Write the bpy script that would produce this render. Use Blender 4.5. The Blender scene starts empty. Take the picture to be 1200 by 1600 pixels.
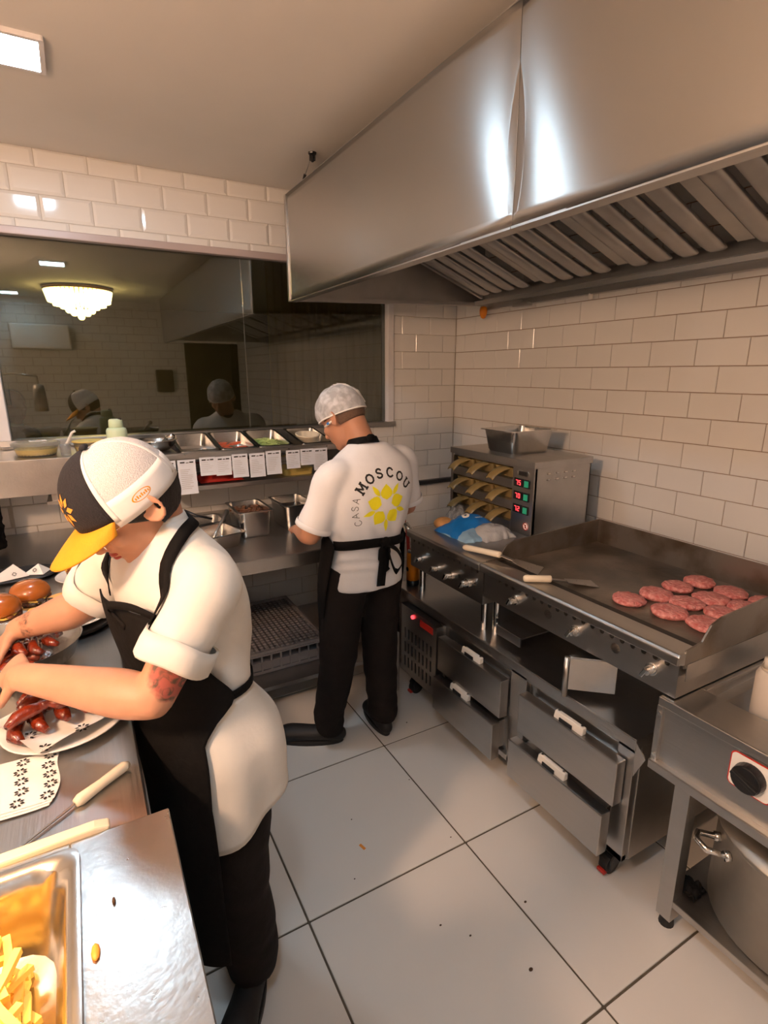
import bpy, bmesh, math, random
from mathutils import Vector, Matrix, noise
from mathutils.bvhtree import BVHTree
random.seed(7)
PI = math.pi
S = bpy.context.scene
COL = S.collection
V = Vector

# ------------------------------------------------------------------ camera
YAW, PITCH, ROLL, FPX, CAMH = 0.5085, 0.2510, -0.0024, 848.72, 1.64
def cam_axes():
    cy, sy, cp, sp = math.cos(YAW), math.sin(YAW), math.cos(PITCH), math.sin(PITCH)
    fwd = V((sy*cp, cy*cp, -sp)); right = V((cy, -sy, 0)); up = right.cross(fwd)
    cr, sr = math.cos(ROLL), math.sin(ROLL)
    return right*cr + up*sr, up*cr - right*sr, fwd
cr_, cu_, cf_ = cam_axes()
cd = bpy.data.cameras.new('camera'); cam = bpy.data.objects.new('camera', cd); COL.objects.link(cam)
cd.sensor_fit = 'VERTICAL'; cd.sensor_height = 36; cd.sensor_width = 27
cd.lens = FPX/1600*36; cd.clip_start = 0.02; cd.clip_end = 60
M = Matrix.Identity(4)
for i in range(3):
    M[i][0], M[i][1], M[i][2] = cr_[i], cu_[i], -cf_[i]
M[2][3] = CAMH
cam.matrix_world = M
S.camera = cam
# ------------------------------------------------------------------ world and exposure
w = bpy.data.worlds.new('world'); S.world = w; w.use_nodes = True
w.node_tree.nodes['Background'].inputs[0].default_value = (0.75, 0.85, 1, 1)
w.node_tree.nodes['Background'].inputs[1].default_value = 0.0    # indoors: no open sky anywhere
S.view_settings.view_transform = 'Standard'; S.view_settings.look = 'None'
S.view_settings.exposure = -0.30; S.view_settings.gamma = 1; S.view_settings.use_curve_mapping = False
LED_L, HEAT_L, CHAN_L, GLOBE_L = 88, 1500, 15.0, 540
LED_C, HEAT_C, GLOBE_C = (0.63, 0.84, 1.0), (1.0, 0.50, 0.15), (1.0, 0.61, 0.38)

# ------------------------------------------------------------------ room numbers
XR, YB, ZC = 2.3146, 3.1422, 2.61          # right wall, back wall, ceiling
XL, YF = -1.75, -2.5                       # unseen left wall and the wall behind
TW, TH = 0.213, 0.1088                     # wall tile pitch
ZT = 0.87                                  # worktops

# ------------------------------------------------------------------ materials
MATS = {}
def srgb(r, g, b):
    f = lambda c: c/12.92 if c <= 0.04045 else ((c+0.055)/1.055)**2.4
    return (f(r/255), f(g/255), f(b/255))
def mat(name, col, rough=0.5, metal=0.0, noise_amt=0.0, nscale=20, bump=0.0, bscale=60, emit=None, estr=0,
        trans=0.0, coat=0.0, sss=0.0, alpha=1.0, stretch=(1, 1, 1), rvar=0.0, aniso=0.0, arot=0.0, spec=None, sheen=0, tangent=None):
    m = bpy.data.materials.new(name); m.use_nodes = True
    nt = m.node_tree; N, L = nt.nodes, nt.links
    b = N['Principled BSDF']
    b.inputs['Base Color'].default_value = (*col, 1); b.inputs['Roughness'].default_value = rough
    b.inputs['Metallic'].default_value = metal
    if trans: b.inputs['Transmission Weight'].default_value = trans
    if coat: b.inputs['Coat Weight'].default_value = coat; b.inputs['Coat Roughness'].default_value = 0.05
    if sss: b.inputs['Subsurface Weight'].default_value = sss; b.inputs['Subsurface Radius'].default_value = (0.6, 0.25, 0.12); b.inputs['Subsurface Scale'].default_value = 0.012
    if alpha < 1: b.inputs['Alpha'].default_value = alpha
    if sheen: b.inputs['Sheen Weight'].default_value = sheen
    if spec is not None: b.inputs['Specular IOR Level'].default_value = spec
    if aniso:
        b.inputs['Anisotropic'].default_value = aniso; b.inputs['Anisotropic Rotation'].default_value = arot
        t = N.new('ShaderNodeTangent'); t.direction_type = 'RADIAL'; t.axis = tangent or 'Z'; L.new(t.outputs[0], b.inputs['Tangent'])
    if emit: b.inputs['Emission Color'].default_value = (*emit, 1); b.inputs['Emission Strength'].default_value = estr
    if noise_amt or bump or rvar:
        tc = N.new('ShaderNodeTexCoord'); mp = N.new('ShaderNodeMapping'); mp.inputs['Scale'].default_value = stretch
        L.new(tc.outputs['Object'], mp.inputs[0])
    if noise_amt or rvar:
        n = N.new('ShaderNodeTexNoise'); n.inputs['Scale'].default_value = nscale; n.inputs['Detail'].default_value = 5
        L.new(mp.outputs[0], n.inputs['Vector'])
    if noise_amt:
        r = N.new('ShaderNodeMapRange'); r.inputs[1].default_value = 0.3; r.inputs[2].default_value = 0.7
        r.inputs[3].default_value = 1-noise_amt; r.inputs[4].default_value = 1+noise_amt
        L.new(n.outputs['Fac'], r.inputs[0])
        mx = N.new('ShaderNodeVectorMath'); mx.operation = 'SCALE'; mx.inputs[0].default_value = col
        L.new(r.outputs[0], mx.inputs['Scale']); L.new(mx.outputs[0], b.inputs['Base Color'])
    if rvar:
        r2 = N.new('ShaderNodeMapRange'); r2.inputs[1].default_value = 0.3; r2.inputs[2].default_value = 0.7
        r2.inputs[3].default_value = max(0.03, rough-rvar*.35); r2.inputs[4].default_value = rough+rvar*.35
        nr_ = N.new('ShaderNodeTexNoise'); nr_.inputs['Scale'].default_value = nscale*5; nr_.inputs['Detail'].default_value = 3; L.new(mp.outputs[0], nr_.inputs['Vector'])
        L.new(nr_.outputs['Fac'], r2.inputs[0]); L.new(r2.outputs[0], b.inputs['Roughness'])
    if bump:
        n2 = N.new('ShaderNodeTexNoise'); n2.inputs['Scale'].default_value = bscale; n2.inputs['Detail'].default_value = 4
        L.new(mp.outputs[0], n2.inputs['Vector'])
        bp = N.new('ShaderNodeBump'); bp.inputs['Strength'].default_value = bump; bp.inputs['Distance'].default_value = 0.01
        L.new(n2.outputs['Fac'], bp.inputs['Height']); L.new(bp.outputs[0], b.inputs['Normal'])
    MATS[name] = m
    return m
def two_tone(name, c1, c2, scale, lo=0.45, hi=0.55, rough=0.5, bump=0.0, bscale=60, metal=0, sss=0, stretch=(1, 1, 1), detail=6, coat=0):
    m = mat(name, c1, rough, metal, bump=bump, bscale=bscale, sss=sss, coat=coat, stretch=stretch)
    N, L = m.node_tree.nodes, m.node_tree.links
    tc = N.new('ShaderNodeTexCoord'); mp = N.new('ShaderNodeMapping'); mp.inputs['Scale'].default_value = stretch
    n = N.new('ShaderNodeTexNoise'); n.inputs['Scale'].default_value = scale; n.inputs['Detail'].default_value = detail
    r = N.new('ShaderNodeValToRGB'); e = r.color_ramp.elements
    e[0].position = lo; e[0].color = (*c1, 1); e[1].position = hi; e[1].color = (*c2, 1)
    L.new(tc.outputs['Object'], mp.inputs[0]); L.new(mp.outputs[0], n.inputs['Vector']); L.new(n.outputs['Fac'], r.inputs[0])
    L.new(r.outputs[0], m.node_tree.nodes['Principled BSDF'].inputs['Base Color'])
    return m

mat('steel', (0.48, 0.472, 0.46), 0.30, 1.0, 0.07, 9, 0.05, 90, rvar=0.08)
mat('steel_x', (0.48, 0.472, 0.46), 0.30, 1.0, 0.06, 14, 0.06, 120, stretch=(0.05, 1, 1), rvar=0.07)
mat('steel_y', (0.48, 0.472, 0.46), 0.32, 1.0, 0.06, 14, 0.06, 120, stretch=(1, 0.05, 1), rvar=0.07)
mat('steel_hood', (0.48, 0.472, 0.46), 0.27, 1.0, 0, 5, 0.0, 90, aniso=0.85, arot=0.25)
mat('steel_pan', (0.60, 0.59, 0.57), 0.22, 1.0, 0.06, 20, 0.03, 60, rvar=0.06)
mat('steel_matte', (0.48, 0.472, 0.46), 0.5, 1.0, 0.06, 12, 0.03, 90)
mat('chrome', (0.78, 0.77, 0.75), 0.12, 1.0)
mat('baffle_steel', (0.48, 0.472, 0.46), 0.42, 0.85, 0.10, 8, 0.05, 50)
mat('grease', (0.018, 0.015, 0.012), 0.55)
two_tone('griddle_plate', (0.035, 0.026, 0.018), (0.17, 0.135, 0.10), 5.5, 0.35, 0.68, 0.28, 0.12, 40)
two_tone('griddle_side', (0.30, 0.27, 0.24), (0.13, 0.085, 0.045), 6, 0.45, 0.72, 0.36, 0.05, 60, metal=0.85)
mat('wall_tile', srgb(228, 226, 222), 0.16, 0, 0.03, 3, 0.02, 12, coat=0.3)
mat('bevel_tile', srgb(228, 226, 222), 0.10, 0, 0.02, 3, coat=0.4)
mat('grout', srgb(150, 122, 98), 0.9, 0, 0.15, 30)
mat('grout_light', srgb(190, 184, 174), 0.9, 0, 0.1, 30)
mat('floor_tile', srgb(224, 221, 216), 0.30, 0, 0.02, 2.5, 0.012, 25)
mat('floor_grout', srgb(92, 84, 72), 0.9, 0, 0.2, 40)
mat('ceiling_paint', srgb(218, 214, 208), 0.85, 0, 0.02, 3)
mat('plain_wall', srgb(190, 184, 176), 0.8)
mat('dining_wall', srgb(118, 108, 94), 0.75, 0, 0.1, 3)
mat('dining_ceiling', srgb(205, 198, 186), 0.8)
mat('white_frame', srgb(222, 220, 222), 0.4, 0, 0.02, 6)
mat('lilac_frame', srgb(186, 172, 170), 0.4, 0.2)
mat('white_plastic', srgb(232, 228, 220), 0.38)
mat('cream_plastic', srgb(236, 222, 196), 0.4)
mat('milky_plastic', srgb(236, 226, 214), 0.35, trans=0.15)
mat('green_milky', srgb(206, 224, 190), 0.4, sss=0.2)
mat('clear_plastic', (0.9, 0.9, 0.88), 0.12, trans=0.85, alpha=0.55)
mat('amber_plastic', srgb(196, 168, 110), 0.22, trans=0.55, noise_amt=0.1)
mat('black_plastic', (0.012, 0.012, 0.013), 0.35)
mat('black_cloth', (0.006, 0.0052, 0.005), 0.85, 0, 0.25, 60, 0.25, 35, spec=0.2)
mat('trouser_cloth', (0.011, 0.008, 0.007), 0.85, 0, 0.2, 30, 0.3, 28, spec=0.25)
mat('black_rubber', (0.012, 0.011, 0.011), 0.6, bump=0.1)
mat('white_cloth', srgb(232, 229, 222), 0.85, 0, 0.02, 10, 0.4, 14)
mat('white_tee', srgb(236, 236, 238), 0.85, 0, 0.02, 10, 0.25, 12)
mat('skin', srgb(206, 152, 122), 0.48, 0, 0.07, 14, 0.04, 130, sss=0.12)
mat('skin_tan', srgb(190, 138, 110), 0.5, 0, 0.07, 14, 0.05, 130, sss=0.1)
mat('lip_skin', srgb(186, 88, 78), 0.4, 0, 0.05, 30, sss=0.1)
two_tone('tattoo_skin', srgb(176, 84, 74), srgb(74, 62, 50), 38, 0.42, 0.6, 0.5, 0.04, 130, sss=0.08)
two_tone('forearm_ink', srgb(190, 126, 92), srgb(60, 50, 44), 45, 0.52, 0.62, 0.5, sss=0.1)
mat('hair', (0.012, 0.009, 0.008), 0.6, 0, 0.4, 60, 0.6, 160, stretch=(1, 1, 0.2))
mat('hair_short', srgb(104, 80, 64), 0.8, 0, 0.2, 160, 0.3, 300)
mat('cap_black', (0.013, 0.012, 0.016), 0.85, 0, 0.2, 200, 0.3, 300)
mat('cap_white', srgb(238, 234, 230), 0.8, 0, 0.02, 60)
mat('cap_mesh', srgb(222, 218, 218), 0.85, 0, 0.1, 300, 0.5, 420)
mat('cap_yellow', srgb(234, 156, 26), 0.75, 0, 0.03, 60, 0.15, 300)
mat('orange_print', srgb(240, 160, 60), 0.7)
mat('yellow_print', srgb(246, 236, 30), 0.75)
mat('black_print', (0.015, 0.014, 0.014), 0.7)
mat('paper', srgb(240, 238, 234), 0.8, 0, 0.02, 20, 0.06, 30)
mat('ticket_paper', srgb(222, 228, 238), 0.75, 0, 0.02, 20)
mat('porcelain', srgb(238, 236, 232), 0.18, coat=0.4)
mat('slate_black', (0.016, 0.016, 0.018), 0.5)
mat('bun_top', srgb(178, 98, 34), 0.26, 0, 0.22, 9, 0.04, 50, coat=0.5)
mat('bun_base', srgb(226, 178, 108), 0.7, 0, 0.1, 30)
two_tone('beef_cooked', srgb(70, 38, 24), srgb(120, 70, 42), 60, rough=0.5, bump=0.6, bscale=90)
mat('cheese', srgb(246, 206, 96), 0.4)
mat('onion', srgb(140, 84, 50), 0.35, 0, 0.3, 80)
two_tone('beef_raw', srgb(204, 104, 100), srgb(240, 172, 164), 75, 0.35, 0.7, 0.42, 0.9, 85, sss=0.06)
two_tone('wing_glaze', srgb(136, 46, 18), srgb(74, 24, 12), 30, 0.38, 0.64, 0.24, 0.6, 60, coat=0.6)
mat('fry', srgb(250, 214, 110), 0.55, 0, 0.08, 40)
mat('lettuce', srgb(188, 210, 132), 0.55, 0, 0.2, 60)
mat('tomato', srgb(214, 96, 62), 0.35, 0, 0.2, 40)
mat('meat_brown', srgb(112, 72, 46), 0.55, 0, 0.35, 50, 0.6, 60)
mat('sauce_pink', srgb(196, 128, 116), 0.35)
mat('sauce_dark', srgb(42, 28, 20), 0.3)
mat('sauce_yellow', srgb(212, 190, 110), 0.4)
mat('red_label', srgb(196, 44, 32), 0.5)
mat('red_plastic', srgb(190, 50, 40), 0.5)
mat('orange_can', srgb(234, 138, 26), 0.35, 0, 0.05, 10)
mat('bag_blue', srgb(24, 118, 204), 0.35, bump=0.3, bscale=30)
mat('bag_light_blue', srgb(150, 192, 226), 0.3, bump=0.3, bscale=30)
mat('bag_clear', srgb(226, 228, 230), 0.18, trans=0.35, bump=0.5, bscale=28)
mat('pita', srgb(214, 160, 100), 0.6, 0, 0.2, 25)
mat('crate_grey', srgb(138, 136, 138), 0.55)
mat('pipe_black', (0.015, 0.014, 0.014), 0.4)
mat('pot_aluminium', (0.50, 0.47, 0.42), 0.42, 0.95, 0.16, 6, 0.08, 30)
mat('fabric_curtain', srgb(196, 172, 122), 0.85, 0, 0.06, 20)
mat('gold', srgb(196, 150, 70), 0.3, 1.0)
mat('crumb', srgb(70, 48, 30), 0.8)
mat('orange_bit', srgb(236, 150, 60), 0.5)
mat('red_led', (0.3, 0.0, 0.0), 0.4, emit=(1, 0.05, 0.06), estr=4)
mat('green_switch', srgb(20, 110, 70), 0.35, emit=(0.1, 0.75, 0.4), estr=0.25)
mat('led_panel', (0.9, 0.95, 1), 0.5, emit=LED_C, estr=LED_L)
mat('heat_bulb', (1, 0.7, 0.4), 0.5, emit=HEAT_C, estr=HEAT_L)
mat('globe_lamp', (1, 0.9, 0.8), 0.5, emit=GLOBE_C, estr=GLOBE_L)
mat('crystal', (1, 0.9, 0.7), 0.1, emit=(1.0, 0.72, 0.30), estr=CHAN_L)
# window glass: mirror-like share of reflection over a clear tinted pane
def glass_mat():
    m = bpy.data.materials.new('window_glass'); m.use_nodes = True
    N, L = m.node_tree.nodes, m.node_tree.links
    N.remove(N['Principled BSDF']); out = N['Material Output']
    g = N.new('ShaderNodeBsdfGlossy'); g.inputs['Color'].default_value = (0.92, 0.96, 0.94, 1); g.inputs['Roughness'].default_value = 0.015
    t = N.new('ShaderNodeBsdfTransparent'); t.inputs['Color'].default_value = (0.62, 0.66, 0.62, 1)
    fr = N.new('ShaderNodeFresnel'); fr.inputs['IOR'].default_value = 1.9
    mx = N.new('ShaderNodeMixShader'); L.new(fr.outputs[0], mx.inputs[0]); L.new(t.outputs[0], mx.inputs[1]); L.new(g.outputs[0], mx.inputs[2])
    L.new(mx.outputs[0], out.inputs['Surface']); MATS['window_glass'] = m
glass_mat()
def net_mat():
    m = mat('hair_net', srgb(236, 240, 244), 0.6)
    N, L = m.node_tree.nodes, m.node_tree.links; b = N['Principled BSDF']
    tc = N.new('ShaderNodeTexCoord'); n = N.new('ShaderNodeTexNoise'); n.inputs['Scale'].default_value = 30; n.inputs['Detail'].default_value = 5; n.inputs['Distortion'].default_value = 0.4
    r = N.new('ShaderNodeMapRange'); r.inputs[1].default_value = 0.42; r.inputs[2].default_value = 0.66; r.inputs[3].default_value = 0.42; r.inputs[4].default_value = 0.70
    L.new(tc.outputs['Object'], n.inputs['Vector']); L.new(n.outputs['Fac'], r.inputs[0]); L.new(r.outputs[0], b.inputs['Alpha'])
net_mat()
def curtain_mat():
    m = MATS['fabric_curtain']; N, L = m.node_tree.nodes, m.node_tree.links; b = N['Principled BSDF']
    t = N.new('ShaderNodeBsdfTranslucent'); t.inputs['Color'].default_value = (*srgb(214, 192, 140), 1)
    mx = N.new('ShaderNodeMixShader'); mx.inputs[0].default_value = .55; L.new(b.outputs[0], mx.inputs[1]); L.new(t.outputs[0], mx.inputs[2]); L.new(mx.outputs[0], N['Material Output'].inputs['Surface'])
curtain_mat()
def back_tile_mat():
    m = mat('tiled_paint', srgb(222, 219, 213), 0.35)
    N, L = m.node_tree.nodes, m.node_tree.links
    tc = N.new('ShaderNodeTexCoord'); mp = N.new('ShaderNodeMapping'); mp.inputs['Rotation'].default_value = (PI/2, 0, 0)
    br = N.new('ShaderNodeTexBrick'); br.inputs['Color1'].default_value = (*srgb(224, 221, 215), 1); br.inputs['Color2'].default_value = (*srgb(220, 217, 211), 1)
    br.inputs['Mortar'].default_value = (*srgb(120, 110, 96), 1); br.inputs['Scale'].default_value = 1; br.inputs['Mortar Size'].default_value = 0.002
    br.inputs['Brick Width'].default_value = TW; br.inputs['Row Height'].default_value = TH
    L.new(tc.outputs['Object'], mp.inputs[0]); L.new(mp.outputs[0], br.inputs['Vector']); L.new(br.outputs['Color'], N['Principled BSDF'].inputs['Base Color'])
back_tile_mat()

# ------------------------------------------------------------------ mesh helpers
class MB:
    def __init__(s): s.v = []; s.f = []
    def add(s, vs, fs):
        o = len(s.v); s.v += [V(p) for p in vs]; s.f += [tuple(i+o for i in f) for f in fs]; return s
    def box(s, c, d, R=None):
        c = V(c); h = V(d)*0.5; vs = []
        for i in range(8):
            p = V(((1 if i & 1 else -1)*h.x, (1 if i & 2 else -1)*h.y, (1 if i & 4 else -1)*h.z))
            vs.append(c + (R @ p if R else p))
        return s.add(vs, [(0, 2, 3, 1), (4, 5, 7, 6), (0, 1, 5, 4), (2, 6, 7, 3), (0, 4, 6, 2), (1, 3, 7, 5)])
    def bb(s, x0, x1, y0, y1, z0, z1): return s.box(((x0+x1)/2, (y0+y1)/2, (z0+z1)/2), (x1-x0, y1-y0, z1-z0))
    def loft(s, rings, cap0=True, cap1=True, closed=True):
        n = len(rings[0]); o = len(s.v)
        for r in rings: s.v += [V(p) for p in r]
        m = n if closed else n-1
        for i in range(len(rings)-1):
            for j in range(m):
                a = o+i*n+j; b = o+i*n+(j+1) % n
                s.f.append((a, b, b+n, a+n))
        if cap0: s.f.append(tuple(o+j for j in range(n-1, -1, -1)))
        if cap1: s.f.append(tuple(o+(len(rings)-1)*n+j for j in range(n)))
        return s
    def cyl(s, p0, p1, r0, r1=None, n=16):
        r1 = r0 if r1 is None else r1; p0, p1 = V(p0), V(p1); t = (p1-p0).normalized()
        a = t.orthogonal().normalized(); b = t.cross(a)
        ring = lambda p, r: [p+a*r*math.cos(2*PI*k/n)+b*r*math.sin(2*PI*k/n) for k in range(n)]
        return s.loft([ring(p0, r0), ring(p1, r1)])
    def tube(s, pts, r, n=8):
        pts = [V(p) for p in pts]; rings = []; a = None
        for i, p in enumerate(pts):
            t = (pts[min(i+1, len(pts)-1)]-pts[max(i-1, 0)]).normalized()
            if a is None: a = t.orthogonal().normalized()
            a = (a - t*a.dot(t)).normalized(); b = t.cross(a)
            rr = r[i] if isinstance(r, (list, tuple)) else r
            rings.append([p+a*rr*math.cos(2*PI*k/n)+b*rr*math.sin(2*PI*k/n) for k in range(n)])
        return s.loft(rings)
    def lathe(s, prof, c=(0, 0, 0), n=24, sx=1, sy=1):
        c = V(c); rings = [[c+V((r*sx*math.cos(2*PI*k/n), r*sy*math.sin(2*PI*k/n), z)) for k in range(n)] for r, z in prof]
        return s.loft(rings)
    def grid(s, fn, nu, nv):
        o = len(s.v)
        for i in range(nu+1):
            for j in range(nv+1): s.v.append(V(fn(i/nu, j/nv)))
        for i in range(nu):
            for j in range(nv):
                a = o+i*(nv+1)+j; s.f.append((a, a+1, a+nv+2, a+nv+1))
        return s
    def prism(s, poly, d):
        d = V(d); n = len(poly); p = [V(q) for q in poly]
        return s.add(p+[q+d for q in p], [tuple(range(n-1, -1, -1)), tuple(range(n, 2*n))]+[(i, (i+1) % n, n+(i+1) % n, n+i) for i in range(n)])
    def ell(s, c, ax, nu=20, nv=12):
        c = V(c); a, b, d = [V(q) for q in ax]
        rings = []
        for i in range(1, nv):
            t = PI*i/nv; rings.append([c+(a*math.cos(2*PI*k/nu)+b*math.sin(2*PI*k/nu))*math.sin(t)+d*-math.cos(t) for k in range(nu)])
        return s.loft(rings)
    def xf(s, Mx): s.v = [Mx @ p for p in s.v]; return s
    def build(s, name, m, parent=None, smooth=False, bevel=0, bseg=2, solid=0, soff=0, sub=0, origin=None):
        me = bpy.data.meshes.new(name)
        o = bpy.data.objects.new(name, me)
        if origin is None:
            if parent is not None: origin = worig(parent)
            else:
                xs = [p.x for p in s.v]; ys = [p.y for p in s.v]; zs = [p.z for p in s.v]
                origin = V(((min(xs)+max(xs))/2, (min(ys)+max(ys))/2, min(zs)))
        origin = V(origin)
        me.from_pydata([tuple(p-origin) for p in s.v], [], s.f); me.validate(); 
        bm = bmesh.new(); bm.from_mesh(me); bmesh.ops.recalc_face_normals(bm, faces=bm.faces); bm.to_mesh(me); bm.free()
        COL.objects.link(o); o['_o'] = tuple(origin)
        if parent is not None: o.parent = parent; o.location = origin-worig(parent)
        else: o.location = origin
        if m: me.materials.append(MATS[m])
        if smooth: me.polygons.foreach_set('use_smooth', [True]*len(me.polygons))
        if solid:
            md = o.modifiers.new('s', 'SOLIDIFY'); md.thickness = solid; md.offset = soff
        if bevel:
            md = o.modifiers.new('b', 'BEVEL'); md.width = bevel; md.segments = bseg; md.limit_method = 'ANGLE'; md.angle_limit = 0.6
        if sub:
            md = o.modifiers.new('u', 'SUBSURF'); md.levels = sub; md.render_levels = sub
        return o
def worig(o): return V(o['_o'])
def empty(name, loc):
    o = bpy.data.objects.new(name, None); COL.objects.link(o); o.location = loc; o['_o'] = tuple(loc); o.empty_display_size = 0.05
    return o
def tag(o, label, cat, group=None):
    o['label'] = label; o['category'] = cat
    if group: o['group'] = group
    return o
def struct(o): o['kind'] = 'structure'; return o
def thing(name, loc, label, cat, group=None): return tag(empty(name, V(loc)), label, cat, group)
def copy_tree(o, loc=None, rz=None, parent=None):
    c = o.copy(); COL.objects.link(c)
    if parent is not None: c.parent = parent
    if loc is not None: c.location = loc
    if rz is not None: c.rotation_euler = (0, 0, rz)
    for ch in [q for q in o.children]: copy_tree(ch, None, None, c)
    return c
def rrect(cx, cy, z, sx, sy, r, k=4):
    pts = []
    for qx, qy, a0 in ((1, 1, 0), (-1, 1, PI/2), (-1, -1, PI), (1, -1, 1.5*PI)):
        for i in range(k+1):
            a = a0+i*PI/2/k
            pts.append(V((cx+qx*(sx/2-r)+r*math.cos(a), cy+qy*(sy/2-r)+r*math.sin(a), z)))
    return pts
def smooth_angle(o, ang=0.7):
    me = o.data; me.polygons.foreach_set('use_smooth', [True]*len(me.polygons))
    bm = bmesh.new(); bm.from_mesh(me)
    for e in bm.edges:
        if len(e.link_faces) == 2 and e.calc_face_angle(0) > ang: e.smooth = False
    bm.to_mesh(me); bm.free()
    return o

def bore(o, cut):
    """cut real openings into a panel"""
    c_ = cut.build('cutter', None); md = o.modifiers.new('bore', 'BOOLEAN'); md.operation = 'DIFFERENCE'; md.solver = 'EXACT'; md.object = c_
    bpy.context.view_layer.update()
    dg = bpy.context.evaluated_depsgraph_get(); me = bpy.data.meshes.new_from_object(o.evaluated_get(dg)); me.name = o.name
    o.modifiers.remove(md); o.data = me; cm = c_.data; bpy.data.objects.remove(c_); bpy.data.meshes.remove(cm)
    if not me.materials: me.materials.append(MATS['steel_y'])
# ================================================================== SETTING
def tile_mesh(name, w, h, t, bev, matn):
    """flat tile facing -Y, centred at origin, front at y=0, bevelled rim"""
    b = MB()
    def ring(s, y): return [V((-w/2+s, y, -h/2+s)), V((w/2-s, y, -h/2+s)), V((w/2-s, y, h/2-s)), V((-w/2+s, y, h/2-s))]
    b.loft([ring(0, t), ring(0, bev[1]), ring(bev[0], 0)], True, True)
    me = bpy.data.meshes.new(name); me.from_pydata([tuple(p) for p in b.v], [], b.f); me.validate()
    bm = bmesh.new(); bm.from_mesh(me); bmesh.ops.recalc_face_normals(bm, faces=bm.faces); bm.to_mesh(me); bm.free()
    me.materials.append(MATS[matn]); return me
GAP = 0.0028
def tile_wall(parent, cells, mesh, place, rot, joined):
    """cells: (a0,a1,z0,z1,piece) ; place(a,z)->world pos"""
    w0, h0 = TW-GAP, TH-GAP; rest = MB()
    po = worig(parent)
    for a0, a1, z0, z1, piece in cells:
        w_, h_ = (a1-a0)-GAP, (z1-z0)-GAP
        if w_ < 0.012 or h_ < 0.012: continue
        p = place((a0+a1)/2, (z0+z1)/2)
        if piece:
            o = bpy.data.objects.new('tile', mesh); COL.objects.link(o); o.parent = parent; o.location = p-po
            o.rotation_euler = (random.uniform(-.0012, .0012), 0, rot+random.uniform(-.0012, .0012)); o.scale = (w_/w0, 1, h_/h0)
        else:
            R = Matrix.Rotation(rot, 3, 'Z'); e = 0.0025
            q = lambda x, y, z: p + R @ V((x, y, z))
            rest.add([q(-w_/2, .006, -h_/2), q(w_/2, .006, -h_/2), q(w_/2, .006, h_/2), q(-w_/2, .006, h_/2),
                      q(-w_/2+e, 0, -h_/2+e), q(w_/2-e, 0, -h_/2+e), q(w_/2-e, 0, h_/2-e), q(-w_/2+e, 0, h_/2-e)],
                     [(4, 5, 6, 7), (0, 1, 5, 4), (1, 2, 6, 5), (2, 3, 7, 6), (3, 0, 4, 7)])
    if rest.f:
        o = rest.build('tiling', joined, parent); o['kind'] = 'stuff'
def cells_in(a_lo, a_hi, z_lo, z_hi, joint, piece):
    out = []
    r0 = math.floor((1.9899-z_hi)/TH)-1; r1 = math.ceil((1.9899-z_lo)/TH)+1
    for r in range(r0, r1+1):
        zt = 1.9899-r*TH; zb = zt-TH; z0, z1 = max(zb, z_lo), min(zt, z_hi)
        if z1-z0 < 0.01: continue
        off = joint + (0 if r % 2 == 0 else TW/2)
        k0 = math.floor((a_lo-off)/TW)
        a = off+k0*TW
        while a < a_hi:
            b0, b1 = max(a, a_lo), min(a+TW, a_hi)
            if b1-b0 > 0.01: out.append((b0, b1, z0, z1, piece(b0, b1, z0, z1)))
            a += TW
    return out

# right wall: grout slab behind, tiles proud by 6 mm
wr = struct(MB().bb(XR+.005, XR+.12, YF, YB+.12, 0, ZC+.05).build('wall_right', 'grout', origin=(XR, 0, 0)))
tm = tile_mesh('tile_flat', TW-GAP, TH-GAP, 0.006, (0.0022, 0.0018), 'wall_tile')
cells = cells_in(YF, YB, 0, ZC, 2.085, lambda a, b, c, d: a > 0.25 and c > 0.62 and d < 2.13)
tile_wall(wr, cells, tm, lambda a, z: V((XR, a, z)), -PI/2, 'wall_tile')
# back wall with the window opening
WX0, WX1, WZ0, WZ1 = -0.30, 1.79, 1.33, 2.245
b = MB()
b.bb(XL, WX0-.03, YB+.005, YB+.12, 0, ZC+.05).bb(WX1+.03, XR+.005, YB+.005, YB+.12, 0, ZC+.05)
b.bb(WX0-.03, WX1+.03, YB+.005, YB+.12, 0, WZ0-.03).bb(WX0-.03, WX1+.03, YB+.005, YB+.12, WZ1+.03, ZC+.05)
wb = struct(b.build('wall_back', 'grout_light', origin=(0, YB, 0)))
tb = tile_mesh('tile_bevel', TW-GAP, TH-GAP, 0.008, (0.013, 0.0045), 'bevel_tile')
cl = []
cl += cells_in(WX1+.035, XR, 0, ZC, 2.1005, lambda a, b, c, d: c > .6 and d < 2.13)
cl += cells_in(XL, WX0-.035, 0, ZC, 2.1005, lambda a, b, c, d: False)
cl += cells_in(WX0-.035, WX1+.035, 0, WZ0-.03, 2.1005, lambda a, b, c, d: c > .42)
tile_wall(wb, cl, tm, lambda a, z: V((a, YB, z)), 0, 'wall_tile')
tile_wall(wb, cells_in(WX0-.035, WX1+.035, WZ1+.03, ZC, 2.1005, lambda a, b, c, d: True), tb, lambda a, z: V((a, YB-.002, z)), 0, 'bevel_tile')
# other walls
struct(MB().bb(XL-.1, XL, YF, YB+.12, 0, ZC+.05).build('wall_left', 'tiled_paint'))
b = MB(); b.bb(XL, 1.52, YF-.1, YF, 0, ZC+.05).bb(2.36, XR+.12, YF-.1, YF, 0, ZC+.05).bb(1.52, 2.36, YF-.1, YF, 2.08, ZC+.05)
struct(b.build('wall_front', 'tiled_paint', origin=(0, YF, 0)))
struct(MB().bb(1.3, 2.5, YF-1.3, YF-1.2, 0, ZC).build('wall_corridor', 'dining_wall'))
struct(MB().bb(XL-.1, XR+.12, YF-1.3, YB+.12, ZC, ZC+.1).build('ceiling', 'ceiling_paint'))
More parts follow.
